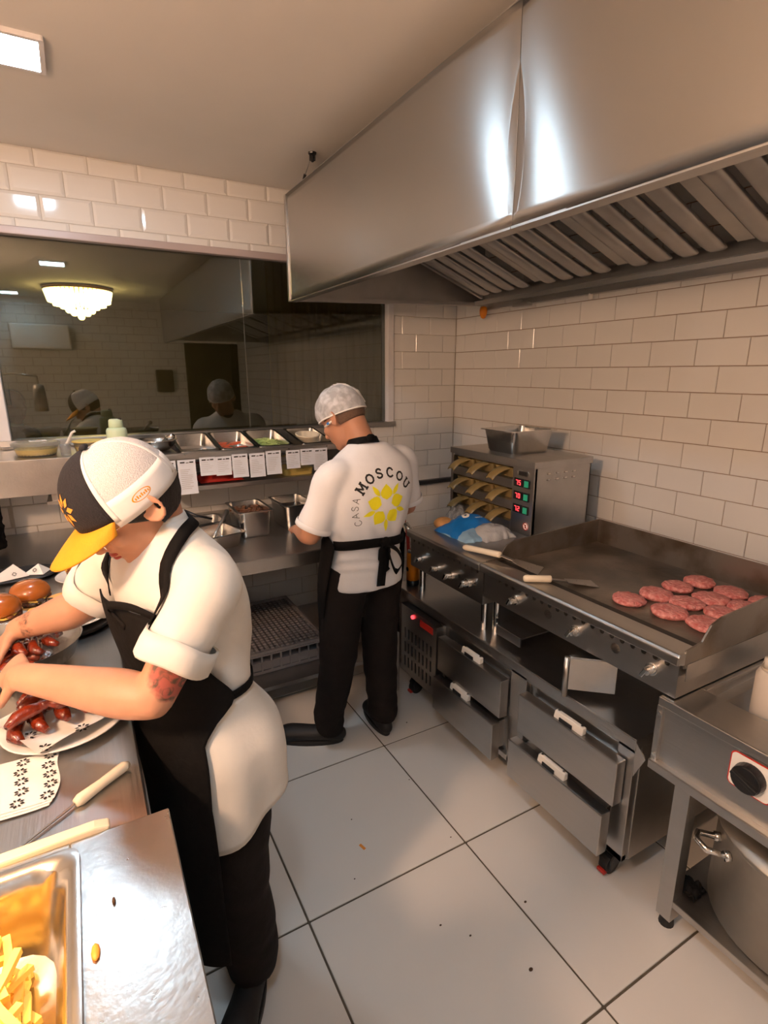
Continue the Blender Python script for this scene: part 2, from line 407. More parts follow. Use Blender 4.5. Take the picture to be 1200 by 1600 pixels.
# floor: grout bed and single tiles
TF = 0.6016
fl = struct(MB().bb(XL-.1, XR+.12, YF-1.3, YB+.12, -.12, -.004).build('floor', 'floor_grout', origin=(0, 0, 0)))
b = MB(); g = 0.0035
b.loft([rrect(0, 0, -.02, TF-2*g, TF-2*g, .002, 1), rrect(0, 0, -.0012, TF-2*g, TF-2*g, .002, 1), rrect(0, 0, 0, TF-2*g-.003, TF-2*g-.003, .002, 1)])
fo = b.build('tile', 'floor_tile', fl, origin=(0, 0, -.02)); ftm = fo.data; bpy.data.objects.remove(fo)
for i in range(-5, 3):
    for j in range(-7, 4):
        cx, cy = 1.0338+(i+.5)*TF, 1.257+(j+.5)*TF
        if cx > XR+.25 or cy > YB+.25 or cy < YF-.3 or cx < XL-.3: continue
        o = bpy.data.objects.new('tile', ftm); COL.objects.link(o); o.parent = fl; o.location = (cx, cy, -.02)
        x0, x1, y0, y1 = max(cx-TF/2, XL), min(cx+TF/2, XR+.005), max(cy-TF/2, YF), min(cy+TF/2, YB+.005)
        o.scale = ((x1-x0)/TF, (y1-y0)/TF, 1); o.location.x = (x0+x1)/2; o.location.y = (y0+y1)/2
# window: frame pieces and two panes
win = struct(empty('window_1', V(((WX0+WX1)/2, YB, WZ0))))
MB().bb(WX0-.035, WX1+.035, YB-.012, YB+.07, WZ1, WZ1+.035).build('top_frame', 'lilac_frame', win, bevel=.004)
MB().bb(WX1-.012, WX1+.032, YB-.012, YB+.07, WZ0-.03, WZ1).build('side_frame', 'white_frame', win, bevel=.004)
MB().bb(WX0-.035, WX0+.012, YB-.012, YB+.07, WZ0-.03, WZ1).build('side_frame', 'white_frame', win, bevel=.004)
MB().bb(WX0-.035, WX1+.035, YB-.03, YB+.07, WZ0-.03, WZ0).build('sill', 'steel_x', win, bevel=.003)
for x0, x1 in ((WX0+.012, .874), (.878, WX1-.012)):
    MB().bb(x0, x1, YB+.03, YB+.036, WZ0, WZ1).build('pane', 'window_glass', win)
MB().bb(.8745, .8775, YB+.030, YB+.036, WZ0, WZ1).build('joint', 'clear_plastic', win)
# the dim dining room beyond the glass
struct(MB().bb(-3.2, 4.2, YB+.12, 9.6, -.1, 0).build('floor_dining', 'dining_wall'))
struct(MB().bb(-3.2, 4.2, YB+.12, 9.6, ZC, ZC+.1).build('ceiling_dining', 'dining_ceiling'))
struct(MB().bb(-3.2, 4.2, 9.6, 9.7, 0, ZC).build('wall_dining_back', 'dining_wall'))
struct(MB().bb(-3.3, -3.2, YB+.12, 9.6, 0, ZC).build('wall_dining_left', 'dining_wall'))
struct(MB().bb(4.2, 4.3, YB+.12, 9.6, 0, ZC).build('wall_dining_right', 'dining_wall'))
b = MB(); nn = 150
def cfn(u, v):
    x = 1.10+u*.80
    return (x, YB+.30+.022*math.sin(u*95+.6*math.sin(u*17))*(0.6+.4*(1-v)), .01+v*2.58)
b.grid(cfn, nn, 8)
tag(b.build('curtain', 'fabric_curtain', smooth=True, solid=.002), 'beige pleated curtain hanging behind the glass', 'curtain')
ch = thing('chandelier', (.19, 7.65, 2.2), 'round glowing crystal chandelier seen through the dark window glass', 'chandelier')
MB().lathe([(.0, 2.60), (.36, 2.60), (.37, 2.585), (.36, 2.57), (0, 2.57)][1:4], (.19, 7.65, 0), 40).build('rim', 'gold', ch, smooth=True)
cb = MB()
for ringr, z0, ln, n in ((.345, 2.57, .13, 46), (.29, 2.57, .17, 38), (.21, 2.57, .20, 30)):
    for k in range(n):
        a = 2*PI*k/n; x, y = .19+ringr*math.cos(a), 7.65+ringr*math.sin(a)
        cb.cyl((x, y, z0), (x*.92+.19*.08, y*.92+7.65*.08, z0-ln), .017, .012, 5)
o = cb.build('crystal_drops', 'crystal', ch, smooth=True); o['kind'] = 'stuff'
for dx, z in ((0, 2.29), (-.07, 2.33), (.07, 2.33), (.0, 2.35), (-.12, 2.36), (.12, 2.36)):
    MB().ell((.19+dx, 7.65, z), ((.04, 0, 0), (0, .04, 0), (0, 0, .045)), 10, 6).build('crystal_ball', 'crystal', ch, smooth=True)
# LED panels of the kitchen ceiling
def led(x, y, label, off='', s=.19):
    t = thing('ceiling_light'+off, (x, y, ZC-.02), label, 'ceiling light')
    MB().loft([rrect(x, y, ZC, s+.03, s+.03, .006, 2), rrect(x, y, ZC-.014, s+.03, s+.03, .006, 2), rrect(x, y, ZC-.014, s, s, .004, 2), rrect(x, y, ZC-.010, s, s, .004, 2)]).build('frame', 'white_frame', t)
    MB().bb(x-s/2, x+s/2, y-s/2, y+s/2, ZC-.0135, ZC-.011).build('diffuser'+off, 'led_panel', t)
led(-.06, 2.27, 'square white LED ceiling panel close to the tiled wall over the window')
# these two stand outside the picture; the window glass mirrors both
led(-.03, .26, 'square white LED ceiling panel over the fries station', '_offscreen')
led(-.55, -2.05, 'square white LED ceiling panel near the door wall', '_offscreen')
# ================================================================== HOOD
HX, HY1, HY0, HZ0, HZ1, HS = 1.03, 2.85, -1.0, 2.0, 2.49, 1.178
hood = thing('range_hood', (1.7, 1.0, 2.0), 'long stainless steel extractor hood with slanted baffles above the griddle', 'range hood')
def dent(y, z):
    d = abs(y-HS); k = (z-HZ0)/(HZ1-HZ0)
    return .0105*math.exp(-d/.085)*(0.55+.45*math.sin(PI*min(1, .15+k))) + .0025*math.sin(y*3.1+1.3*z*4)*min(1, d*3)
for y0, y1 in ((HS+.0015, HY1), (HY0, HS-.0015)):
    nu = 60
    def fp(u, v, y0=y0, y1=y1):
        if y0 < 0: yy = y1-(y1-y0)*(u**2)
        else: yy = y0+(y1-y0)*(u**2)
        z = HZ0+v*(HZ1-HZ0); return (HX+dent(yy, z), yy, z)
    MB().grid(fp, nu, 14).build('front_panel', 'steel_hood', hood, smooth=True, solid=.003, soff=1)
# lower return flange of the front
MB().bb(HX-.001, HX+.042, HS, HY1, HZ0-.004, HZ0+.002).build('lower_flange', 'steel_y', hood)
MB().bb(HX-.001, HX+.042, HY0, HS-.002, HZ0-.004, HZ0+.002).build('lower_flange', 'steel_y', hood)
# end panel beside the back wall
MB().prism([(HX, HY1, HZ0), (XR-.012, HY1, HZ0+.045), (XR-.012, HY1, HZ1), (HX, HY1, HZ1)], (0, .004, 0)).build('end_panel', 'steel_matte', hood)
MB().prism([(HX, HY1-.03, HZ0-.003), (XR-.012, HY1-.03, HZ0+.042), (XR-.012, HY1-.03, HZ0+.062), (HX, HY1-.03, HZ0+.017)], (0, .034, 0)).build('end_flange', 'steel_matte', hood)
MB().bb(HX-.004, HX+.012, HY1-.018, HY1+.006, HZ0-.003, HZ1+.004).build('corner_trim', 'steel_y', hood, bevel=.004)
MB().bb(HX, XR-.012, HY0, HY1, HZ1, HZ1+.004).build('top_panel', 'steel_y', hood)
MB().bb(HX, XR-.012, HY0, HY0+.004, HZ0+.03, HZ1).build('end_panel', 'steel_matte', hood)
# filter bank: slope from wall side low to front high
fa, fb = V((2.17, 0, 2.085)), V((1.13, 0, 2.47)); fd = (fb-fa).normalized(); fn_ = V((fd.z, 0, -fd.x))*-1
if fn_.z > 0: fn_ = -fn_
FY1 = 2.74
MB().prism([(fa.x+.05, HY0+.01, HZ1-.012), (HX+.03, HY0+.01, HZ1-.004), (HX+.03, FY1, HZ1-.004), (fa.x+.05, FY1, HZ1-.012)], (0, 0, .003)).build('filter_back', 'baffle_steel', hood)
MB().prism([(fa.x+.02, FY1-.02, fa.z-.02), (fb.x, FY1-.02, fb.z-.012), (fb.x, FY1-.02, fb.z+.015), (fa.x+.02, FY1-.02, fa.z+.03)], (0, .02, 0)).build('filter_frame', 'baffle_steel', hood)
MB().prism([(fa.x+.03, HY0+.01, fa.z-.03), (fa.x+.05, HY0+.01, fa.z-.03), (fa.x+.05, HY0+.01, fa.z+.03), (fa.x+.03, HY0+.01, fa.z+.02)], (0, FY1-HY0-.02, 0)).build('filter_rail', 'steel_y', hood, bevel=.003)
y = FY1-.075; k = 0
bw = .082; pitch = .116
def baffle(yc, wd):
    mb = MB(); prof = [(-.5, .0), (-.40, -.012), (-.18, -.0165), (.18, -.0165), (.40, -.012), (.5, .0)]
    rings = []
    for t in (0.0, .018, .05, .5, 1.0):
        c = fa+(fb-fa)*t; sc = {0.0: .55, .018: .85}.get(t, 1)
        rings.append([c+V((0, yc+p*wd*(sc*.35+.65), 0))+fn_*(-q*sc) for p, q in prof])
    mb.loft(rings, True, True, True); return mb
while y > HY0+.08:
    if k % 5 == 4:     # joint of two filters: narrow flat frame strip, slightly higher
        mb = MB(); mb.prism([tuple(fa+V((0, y-.03, .012))), tuple(fb+V((0, y-.03, .012))), tuple(fb+V((0, y+.03, .012))), tuple(fa+V((0, y+.03, .012)))], (0, 0, .004))
        mb.build('filter_joint', 'steel_y', hood)
        y -= .088
    else:
        o = baffle(y, bw).build('baffle', 'baffle_steel', hood, smooth=True); y -= .108 if (k % 5) != 3 else .098
    k += 1
# grease gutter on the wall
g = MB(); g.prism([(XR-.012, HY0+.01, 2.045), (XR-.10, HY0+.01, 2.035), (XR-.105, HY0+.01, 2.06), (XR-.10, HY0+.01, 2.062), (XR-.095, HY0+.01, 2.042), (XR-.012, HY0+.01, 2.052)], (0, HY1-HY0-.04, 0))
g.build('gutter', 'steel_y', hood)
MB().bb(XR-.04, XR-.006, HY0+.01, HY1-.01, 2.012, 2.05).build('wall_flange', 'steel_y', hood, bevel=.002)
MB().bb(XR-.07, XR-.03, 2.40, 2.52, 2.0, 2.02).build('wall_bracket', 'steel_y', hood, bevel=.003)
MB().tube([(XR-.05, 2.46, 2.02), (XR-.05, 2.46, 2.05), (XR-.05, 2.44, 2.05)], .004, 6).build('wall_bracket', 'steel_y', hood)
c = MB(); c.lathe([(.010, .035), (.020, .03), (.024, .012), (.022, -.012), (.014, -.03), (.004, -.036)], (2.245, 2.775, 1.995), 14)
c.build('drip_cup', 'orange_can', hood, smooth=True)
MB().lathe([(.004, -.018), (.012, -.012), (.012, .006), (.008, .02)], (XR-.03, 2.0, 2.005), 10).build('drain_plug', 'white_plastic', hood, smooth=True)
# hanger cable to the ceiling
MB().tube([(1.062, 2.70, 2.495), (1.066, 2.66, 2.535)], [.004, .007], 8).build('hanger', 'black_plastic', hood)
MB().tube([(1.066, 2.66, 2.535), (1.076, 2.615, 2.585)], .0025, 6).build('hanger', 'chrome', hood)
hk = MB(); hk.lathe([(.02, .025), (.018, .018), (.008, .012), (.008, -.01), (.004, -.014)], (1.08, 2.60, 2.585), 10)
for a in range(4): hk.box((1.08+.014*math.cos(a*1.57+.4), 2.60+.014*math.sin(a*1.57+.4), 2.592), (.006, .006, .024))
hk.build('hanger', 'black_plastic', hood)
# ================================================================== CHEF BASE (drawer refrigerator)
FX, FY0, FY1_, FZ0, FZ1 = 1.36, .87, 2.31, .10, .57
fr = thing('drawer_refrigerator', (1.7, 1.57, 0), 'low stainless steel drawer refrigerator on castors under the griddle and range', 'refrigerator')
b = MB(); b.bb(FX+.02, 2.08, FY0, FY1_, FZ0, FZ1-.03); b.build('body', 'steel_y', fr)
b = MB(); b.bb(FX, FX+.022, FY0, FY0+.06, FZ0, FZ1-.03).bb(FX, FX+.022, 1.335, 1.42, FZ0, FZ1-.03).bb(FX, FX+.022, FY0, FY1_, FZ0, FZ0+.025).bb(FX, FX+.022, FY0, FY1_, FZ1-.06, FZ1-.03).bb(FX, FX+.022, 1.86, 1.9, FZ0, FZ1-.03)
b.build('front_frame', 'steel_y', fr, bevel=.002)
MB().bb(FX-.015, 2.08, FY0-.01, FY1_, FZ1-.038, FZ1).build('worktop', 'steel_y', fr, bevel=.003)
MB().bb(FX-.017, FX-.0145, FY0-.01, FY1_, FZ1-.036, FZ1-.002).build('worktop_edge', 'steel_y', fr)
MB().bb(FX+.03, 2.06, FY0-.003, FY0+.001, FZ0, FZ1-.04).build('side_panel', 'steel_y', fr)
def drawer(y0, y1, z0, z1, x, hy):
    d = MB(); d.bb(x, x+.042, y0, y1, z0, z1); o = d.build('drawer', 'steel_y', fr, bevel=.003)
    MB().bb(x+.042, FX+.02, y0+.03, y1-.03, z0+.02, z1-.02).build('drawer_box', 'steel_y', o)
    h = MB(); yc = hy
    h.prism([(x+.008, yc-.062, z1), (x+.03, yc-.062, z1), (x+.03, yc-.062, z1+.026), (x+.014, yc-.062, z1+.026)], (0, .124, 0))
    h.build('handle', 'white_plastic', o, bevel=.003)
    MB().bb(x+.005, x+.0085, yc-.02, yc+.035, z1-.001, z1+.014).build('catch', 'black_plastic', o)
    for q in (-.05, .05): MB().cyl((x+.022, yc+q, z1+.024), (x+.022, yc+q, z1+.029), .005, n=8).build('screw', 'chrome', o)
    return o
drawer(1.425, 1.855, .308, .472, 1.314, 1.63)
drawer(1.432, 1.85, .118, .282, 1.288, 1.67)
drawer(.893, 1.325, .318, .476, 1.314, 1.10)
drawer(.908, 1.338, .125, .284, 1.288, 1.135)
# machine compartment grille
gp = MB(); gp.bb(1.325, 1.362, 1.875, 2.20, .135, .505); gpo = gp.build('grille_panel', 'steel_y', fr); slots = MB()
MB().bb(1.318, 1.33, 1.872, 1.90, .135, .505).build('panel_edge', 'steel_y', gpo)
for r in range(3):
    for q in range(8):
        yy = 1.92+q*.033; zz = .175+r*.078
        slots.bb(1.315, 1.356, yy, yy+.012, zz, zz+.056)
        lin = MB(); xa, xb = 1.3255, 1.3555; e = .0003
        q = lambda x: [V((x, yy+e, zz+e)), V((x, yy+.012-e, zz+e)), V((x, yy+.012-e, zz+.056-e)), V((x, yy+e, zz+.056-e))]
        lin.loft([q(xa), q(xb)], False, True).build('vent_slot', 'steel_y', gpo)
bore(gpo, slots)
MB().bb(1.3222, 1.3262, 1.905, 2.02, .452, .485).build('warning_plate', 'red_label', gpo)
MB().cyl((1.326, 2.085, .472), (1.318, 2.085, .472), .010, n=14).build('pilot_light', 'red_led', gpo)
# castors
for cx, cy in ((1.40, .93), (1.40, 2.15), (2.0, .93), (2.0, 2.15)):
    cs = MB(); cs.bb(cx-.03, cx+.03, cy-.03, cy+.03, .085, .10); cs.prism([(cx-.032, cy-.024, .02), (cx+.02, cy-.024, .05), (cx+.03, cy-.024, .088), (cx-.02, cy-.024, .088), (cx-.038, cy-.024, .06)], (0, .006, 0)).prism([(cx-.032, cy+.018, .02), (cx+.02, cy+.018, .05), (cx+.03, cy+.018, .088), (cx-.02, cy+.018, .088), (cx-.038, cy+.018, .06)], (0, .006, 0))
    co = cs.build('castor', 'black_plastic', fr, bevel=.003)
    MB().cyl((cx-.012, cy-.015, .034), (cx-.012, cy+.015, .034), .034, n=20).build('wheel', 'black_rubber', co)
    MB().box((cx-.045, cy, .018), (.018, .03, .012)).build('brake_pedal', 'red_plastic', co, bevel=.002)
# folded splash flap by the fryer
MB().prism([(1.345, .862, .565), (1.345, .826, .525), (1.35, .862, .44)], (.004, .0, .0)).build('splash_flap', 'steel_y', fr)

# ================================================================== RANGE (plain top) AND GRIDDLE
GX, ZG = 1.365, .89
def knob(parent, y, z, x=GX+.016):
    k_ = MB(); k_.cyl((x, y, z), (x-.008, y, z), .019, n=20); k_.cyl((x-.008, y, z), (x-.03, y, z), .014, .012, n=16)
    o = k_.build('knob', 'chrome', parent, smooth=False, bevel=.0015)
    MB().box((x-.034, y, z), (.018, .012, .034), Matrix.Rotation(.5, 3, 'X')).build('knob_grip', 'chrome', o, bevel=.002)
def hole(parent, cut, y, z, r=.008, x=GX+.016):
    dp = max(.03, r*2.4); n = 14; rg2 = lambda xx, rr: [V((xx, y+rr*math.cos(2*PI*k/n), z+rr*math.sin(2*PI*k/n))) for k in range(n)]
    cut.loft([rg2(x-.01, r), rg2(x+dp, r)]); MB().loft([rg2(x+.0005, r-.0003), rg2(x+dp-.0005, r-.0003)], False, True).build('vent_hole', 'steel_y', parent)
def lip(parent, y0, y1, m):
    mb = MB(); mb.prism([(GX-.012, y0, ZG-.034), (GX+.02, y0, ZG-.040), (GX+.075, y0, ZG-.02), (GX+.075, y0, ZG), (GX-.004, y0, ZG), (GX-.012, y0, ZG-.008)], (0, y1-y0, 0))
    mb.build('front_lip', m, parent, bevel=.003)
rg = thing('gas_range', (1.7, 1.95, .57), 'steel gas range with plain top carrying the warming cabinet', 'range')
YS = 1.632
rbody = MB().bb(GX+.016, 2.06, YS+.004, 2.20, .70, ZG-.036).build('body', 'steel_y', rg); rcut = MB()
MB().bb(GX+.07, 2.06, YS+.004, 2.20, ZG-.03, ZG).build('top_plate', 'steel_y', rg)
lip(rg, YS+.003, 2.20, 'steel_y')
for yy, zz in ((2.10, .764), (1.965, .757), (1.858, .757), (1.737, .762)): knob(rg, yy, zz)
for k in range(13): hole(rg, rcut, YS+.045+k*.041, .835, .007)
for yy in (1.80, 1.69): hole(rg, rcut, yy, .772, .009)
bore(rbody, rcut)
for yy in (1.665, 2.15):
    MB().cyl((1.42, yy, .57), (1.42, yy, .70), .016, .018, n=14).build('leg', 'chrome', rg)
    MB().cyl((2.0, yy, .57), (2.0, yy, .70), .016, .018, n=14).build('leg', 'chrome', rg)
gd = thing('griddle', (1.7, 1.2, .57), 'wide gas griddle with blackened plate and steel splash guards', 'griddle')
GY0, GY1 = .775, YS
gbody = MB().bb(GX+.016, 2.05, GY0+.012, GY1-.002, .742, ZG-.036).build('body', 'steel_y', gd); gcut = MB()
lip(gd, GY0+.001, GY1-.001, 'steel_y')
MB().bb(GX+.07, 2.045, GY0+.004, GY1-.004, ZG-.03, ZG-.022).build('trough', 'grease', gd)
MB().bb(GX+.0755, GX+.105, GY0+.008, GY1-.008, ZG-.024, ZG-.0035).build('trough_grease', 'grease', gd)
MB().bb(GX+.115, 2.04, GY0+.006, GY1-.006, ZG-.024, ZG-.012).build('plate', 'griddle_plate', gd, bevel=.002)
def guard(y0, y1):
    mb = MB(); mb.prism([(GX+.02, y0, ZG-.05), (2.045, y0, ZG-.05), (2.045, y0, .985), (GX+.17, y0, .962), (GX+.125, y0, .948), (GX+.09, y0, .905), (GX+.02, y0, .895)], (0, y1-y0, 0)); return mb
guard(GY0, GY0+.006).build('side_guard', 'griddle_side', gd, bevel=.001)
guard(GY1-.006, GY1).build('side_guard', 'griddle_side', gd, bevel=.001)
MB().bb(2.04, 2.047, GY0, GY1, ZG-.05, .985).build('back_guard', 'griddle_side', gd, bevel=.001)
MB().bb(GX+.03, 2.05, GY0-.002, GY0+.0, .80, .852).build('side_skirt', 'steel_y', gd)
for yy in (1.441, 1.147, .865): knob(gd, yy, .797)
for k in range(20): hole(gd, gcut, .823+k*.0375, .838, .0085)
for yy in (1.277, .993): hole(gd, gcut, yy, .803, .017)
bore(gbody, gcut)
for yy in (1.60, .89):
    for xx in ((1.43, 2.0) if yy > 1 else (1.78, 2.0)): MB().cyl((xx, yy, .57), (xx, yy, .745), .014, .017, n=14).build('leg', 'chrome', gd)
# drop tray and folded deflector in front
MB().bb(1.40, 1.62, 1.42, 1.56, .63, .636).bb(1.395, 1.402, 1.42, 1.56, .60, .64).build('grease_tray', 'steel_y', gd, bevel=.001)
dv = MB(); dv.prism([(1.335, 1.135, .715), (1.45, 1.03, .715), (1.45, 1.026, .715), (1.33, 1.131, .715)], (0, 0, -.115)); dv.prism([(1.335, 1.135, .715), (1.45, 1.03, .715), (1.45, 1.14, .715)], (0, 0, .003))
dv.build('deflector', 'steel_y', gd); MB().cyl((1.333, 1.133, .572), (1.333, 1.133, .718), .010, n=14).build('deflector_edge', 'steel_y', gd, smooth=True)

# patties
def patty_mesh(seed):
    mb = MB(); rings = []; n = 26
    prof = [(.3, 0), (.85, .0), (1.0, .006), (1.0, .013), (.88, .0195), (.5, .0215), (.15, .022)]
    for r, z in prof:
        ring = []
        for k in range(n):
            a = 2*PI*k/n; q = 1+.09*noise.noise(V((math.cos(a)*1.4+seed*7, math.sin(a)*1.4, 0)))+.05*noise.noise(V((math.cos(a)*5+seed*3, math.sin(a)*5, z*80)))
            zz = z+.003*noise.noise(V((math.cos(a)*r*4+seed, math.sin(a)*r*4, 5)))*(1 if z > .003 else 0)
            ring.append(V((.054*r*q*math.cos(a), .054*r*q*math.sin(a), zz)))
        rings.append(ring)
    return mb.loft(rings)
pm = []
for sd in range(3):
    o = patty_mesh(sd).build('burger_patty', 'beef_raw', smooth=True); pm.append(o.data); bpy.data.objects.remove(o)
PP = [(982, 935), (1026, 928), (1059, 915), (1093, 908), (1142, 925), (1046, 955), (1080, 942), (1112, 935), (1098, 972), (1125, 960), (1155, 950), (1190, 940)]
PXY = [(1.571, 1.101), (1.69, 1.079), (1.826, 1.089), (1.937, 1.077), (1.932, .961), (1.597, .968), (1.715, .985), (1.818, .962), (1.613, .858), (1.728, .874), (1.836, .861), (1.945, .850)]
PL = ['raw pink burger patty at the front row end nearest the griddle spatulas', 'raw burger patty beside the end patty nearest the spatulas', 'raw burger patty in the row farthest from the fryer, third from the griddle lip',
      'raw burger patty at the row end nearest the back guard and the warming cabinet', 'raw burger patty by the back guard in the middle row', 'raw burger patty nearest the griddle lip in the middle row',
      'raw burger patty second from the griddle lip in the middle row', 'raw burger patty third from the griddle lip in the middle row', 'raw burger patty by the lip end of the splash guard next to the fryer',
      'raw burger patty second from the lip along the guard next to the fryer', 'raw burger patty third from the lip along the guard next to the fryer', 'raw burger patty in the griddle corner between fryer side guard and back guard']
for i, (x, y) in enumerate(PXY):
    o = bpy.data.objects.new('burger_patty', pm[i % 3]); COL.objects.link(o); o.location = (x, y, ZG-.0125); o.rotation_euler = (0, 0, i*1.7)
    s_ = random.uniform(.95, 1.06); o.scale = (s_, s_, random.uniform(.9, 1.15)); tag(o, PL[i], 'burger patty', 'raw patties on the griddle')
# spatulas
def spatula(hp0, hp1, bl, label, wide):
    hp0, hp1, bl = V(hp0), V(hp1), V(bl); t = thing('spatula', (hp0+hp1)/2, label, 'spatula', 'spatulas on the griddle lip')
    MB().tube([hp0, hp0+(hp1-hp0)*.06, hp0+(hp1-hp0)*.5, hp1-(hp1-hp0)*.03, hp1], [.008, .0135, .0125, .0135, .011], 12).build('handle', 'cream_plastic', t, smooth=True)
    d = (bl-hp1); side = V((-d.y, d.x, 0)).normalized()
    MB().prism([tuple(hp1+side*.008), tuple(hp1+d*.38+side*.010), tuple(hp1+d*.38-side*.010), tuple(hp1-side*.008)], (0, 0, -.003)).build('neck', 'steel', t)
    e = bl+V((0, 0, .0))
    MB().prism([tuple(hp1+d*.34+side*.022), tuple(e+side*wide), tuple(e-side*wide), tuple(hp1+d*.34-side*.022)], (0, 0, -.0018)).build('blade', 'steel', t)
spatula((1.40, 1.80, .9045), (1.435, 1.60, .921), (1.52, 1.46, .8815), 'spatula with white handle and wide square blade beside the bread bag', .052)
spatula((1.362, 1.39, .905), (1.447, 1.335, .905), (1.60, 1.265, .8805), 'spatula with white handle and narrow tapering blade lying over the griddle lip', .035)
kt = thing('paring_knife', (1.6, 1.69, ZG), 'small knife with black handle lying by the griddle splash guard', 'knife')
MB().tube([(1.585, 1.68, .898), (1.61, 1.685, .902), (1.655, 1.69, .90)], [.006, .009, .007], 8).build('handle', 'black_plastic', kt, smooth=True)
MB().prism([(1.585, 1.673, .896), (1.585, 1.688, .896), (1.50, 1.675, .893)], (0, 0, .0015)).build('blade', 'steel', kt)

# ================================================================== WARMING CABINET
WXF, WY0, WY1, WZ0_, WZ1_, WD = 1.785, 1.795, 2.43, ZG, 1.245, .37
wm = thing('warming_cabinet', (1.95, 2.08, ZG), 'steel food warming cabinet with three rows of amber drawers and red displays', 'warming cabinet')
CPY = 1.935   # control panel / bin division
b = MB(); b.bb(WXF+.006, WXF+WD, WY0, WY0+.006, WZ0_, WZ1_-.02).bb(WXF+.006, WXF+WD, WY1-.02, WY1, WZ0_, WZ1_-.02).bb(WXF+WD-.006, WXF+WD, WY0, WY1, WZ0_, WZ1_-.02).bb(WXF, WXF+WD, WY0, WY1, WZ0_, WZ0_+.012)
b.build('body', 'steel_y', wm)
MB().bb(WXF-.006, WXF+WD+.006, WY0-.006, WY1+.006, WZ1_-.032, WZ1_).build('lid', 'steel_y', wm, bevel=.002)
MB().bb(WXF-.001, WXF+.012, WY1-.02, WY1, WZ0_, WZ1_-.03).build('front_post', 'steel_y', wm)
cp = MB().bb(WXF, WXF+.02, WY0, CPY, WZ0_, WZ1_-.03).build('control_panel', 'steel_y', wm, bevel=.001)
sh = (WZ1_-.03-WZ0_-.012)/3
for r in range(3):
    z0 = WZ0_+.012+r*sh
    MB().bb(WXF-.002, WXF+.008, CPY, WY1-.02, z0, z0+.034).build('shelf_front', 'steel_y', wm, bevel=.001)
    MB().bb(WXF, WXF+WD-.01, CPY, WY1-.02, z0+.028, z0+.034).build('shelf', 'steel_y', wm)
    MB().bb(WXF+.004, WXF+.01, CPY, WY1-.02, z0+sh-.012, z0+sh).build('shelf_back_rail', 'steel_y', wm)
    for c_ in range(3):
        y0 = CPY+.004+c_*.156; y1 = y0+.150; zt = z0+.036
        tr = MB(); cx, cy = WXF+.16, (y0+y1)/2
        tr.loft([rrect(cx, cy, zt, .27, .122, .012), rrect(cx, cy, zt+.048, .30, .144, .014), rrect(cx, cy, zt+.048, .294, .138, .012), rrect(cx, cy, zt+.004, .266, .118, .010)])
        o = tr.build('drawer_bin', 'amber_plastic', wm, smooth=False)
        # curved scoop handle drooping out of the bin front
        hy = y0+.060
        def hf(u, v, hy=hy, zt=zt):
            a = u*1.25; x = WXF+.02-.10*math.sin(a)/math.sin(1.25); z = zt+.052-.052*(1-math.cos(a))/(1-math.cos(1.25))
            wv = (v-.5)*2; return (x, hy+.004+u*.012+wv*(.040-.013*u), z-.010*wv*wv)
        MB().grid(hf, 10, 6).build('handle', 'amber_plastic', o, smooth=True, solid=.003)
# displays, switches, thermometer
SEG = {'7': 'abc', '5': 'afgcd', '0': 'abcdef', '2': 'abged', '1': 'bc'}
def seg_digit(mb, ch, yl, z0, h, x):
    w = h*.52; t = h*.13
    P = {'a': ((0, h), (w, h)), 'b': ((w, h), (w, h/2)), 'c': ((w, h/2), (w, 0)), 'd': ((0, 0), (w, 0)), 'e': ((0, h/2), (0, 0)), 'f': ((0, h), (0, h/2)), 'g': ((0, h/2), (w, h/2))}
    for s_ in SEG[ch]:
        (a0, b0), (a1, b1) = P[s_]
        mb.bb(x-.0006, x, min(yl-a0, yl-a1)-t/2, max(yl-a0, yl-a1)+t/2, z0+min(b0, b1)-t/2, z0+max(b0, b1)+t/2)
for i, tx in enumerate(('75', '70', '72')):
    z0 = WZ1_-.128-i*.063
    d = MB().bb(WXF-.004, WXF+.004, CPY-.076, CPY-.014, z0, z0+.040).build('display', 'black_plastic', cp, bevel=.001)
    db = MB(); seg_digit(db, tx[0], CPY-.028, z0+.010, .020, WXF-.0042); seg_digit(db, tx[1], CPY-.048, z0+.010, .020, WXF-.0042)
    db.build('digits', 'red_led', cp)
    MB().bb(WXF-.006, WXF+.004, CPY-.118, CPY-.082, z0, z0+.040).build('switch', 'black_plastic', cp, bevel=.001)
    MB().prism([(WXF-.006, CPY-.112, z0+.006), (WXF-.006, CPY-.088, z0+.006), (WXF-.006, CPY-.088, z0+.034), (WXF-.006, CPY-.112, z0+.034)], (-.004, 0, 0)).build('switch_rocker', 'green_switch', cp)
MB().loft([[V((WXF-.003, CPY-.07+q.x, WZ1_-.062+q.y)) for q in rrect(0, 0, 0, .075, .026, .012)], [V((WXF+.002, CPY-.07+q.x, WZ1_-.062+q.y)) for q in rrect(0, 0, 0, .075, .026, .012)]]).build('brand_plate', 'chrome', cp)
MB().bb(WXF-.0045, WXF-.002, CPY-.098, CPY-.042, WZ1_-.071, WZ1_-.053).build('brand_plate', 'black_plastic', cp)
st = MB().cyl((WXF-.0012, CPY-.105, WZ0_+.045), (WXF+.002, CPY-.105, WZ0_+.045), .019, n=20).build('sticker', 'paper', cp)
rg_ = MB(); n = 20
rg_.loft([[V((WXF-.0016, CPY-.105+r*math.cos(2*PI*k/n), WZ0_+.045+r*math.sin(2*PI*k/n))) for k in range(n)] for r in (.019, .0155)], False, False)
rg_.box((WXF-.0018, CPY-.105, WZ0_+.045), (.0008, .030, .003), Matrix.Rotation(.8, 3, 'X')).box((WXF-.0018, CPY-.105, WZ0_+.045), (.0008, .006, .018))
rg_.build('sticker_print', 'red_label', cp)
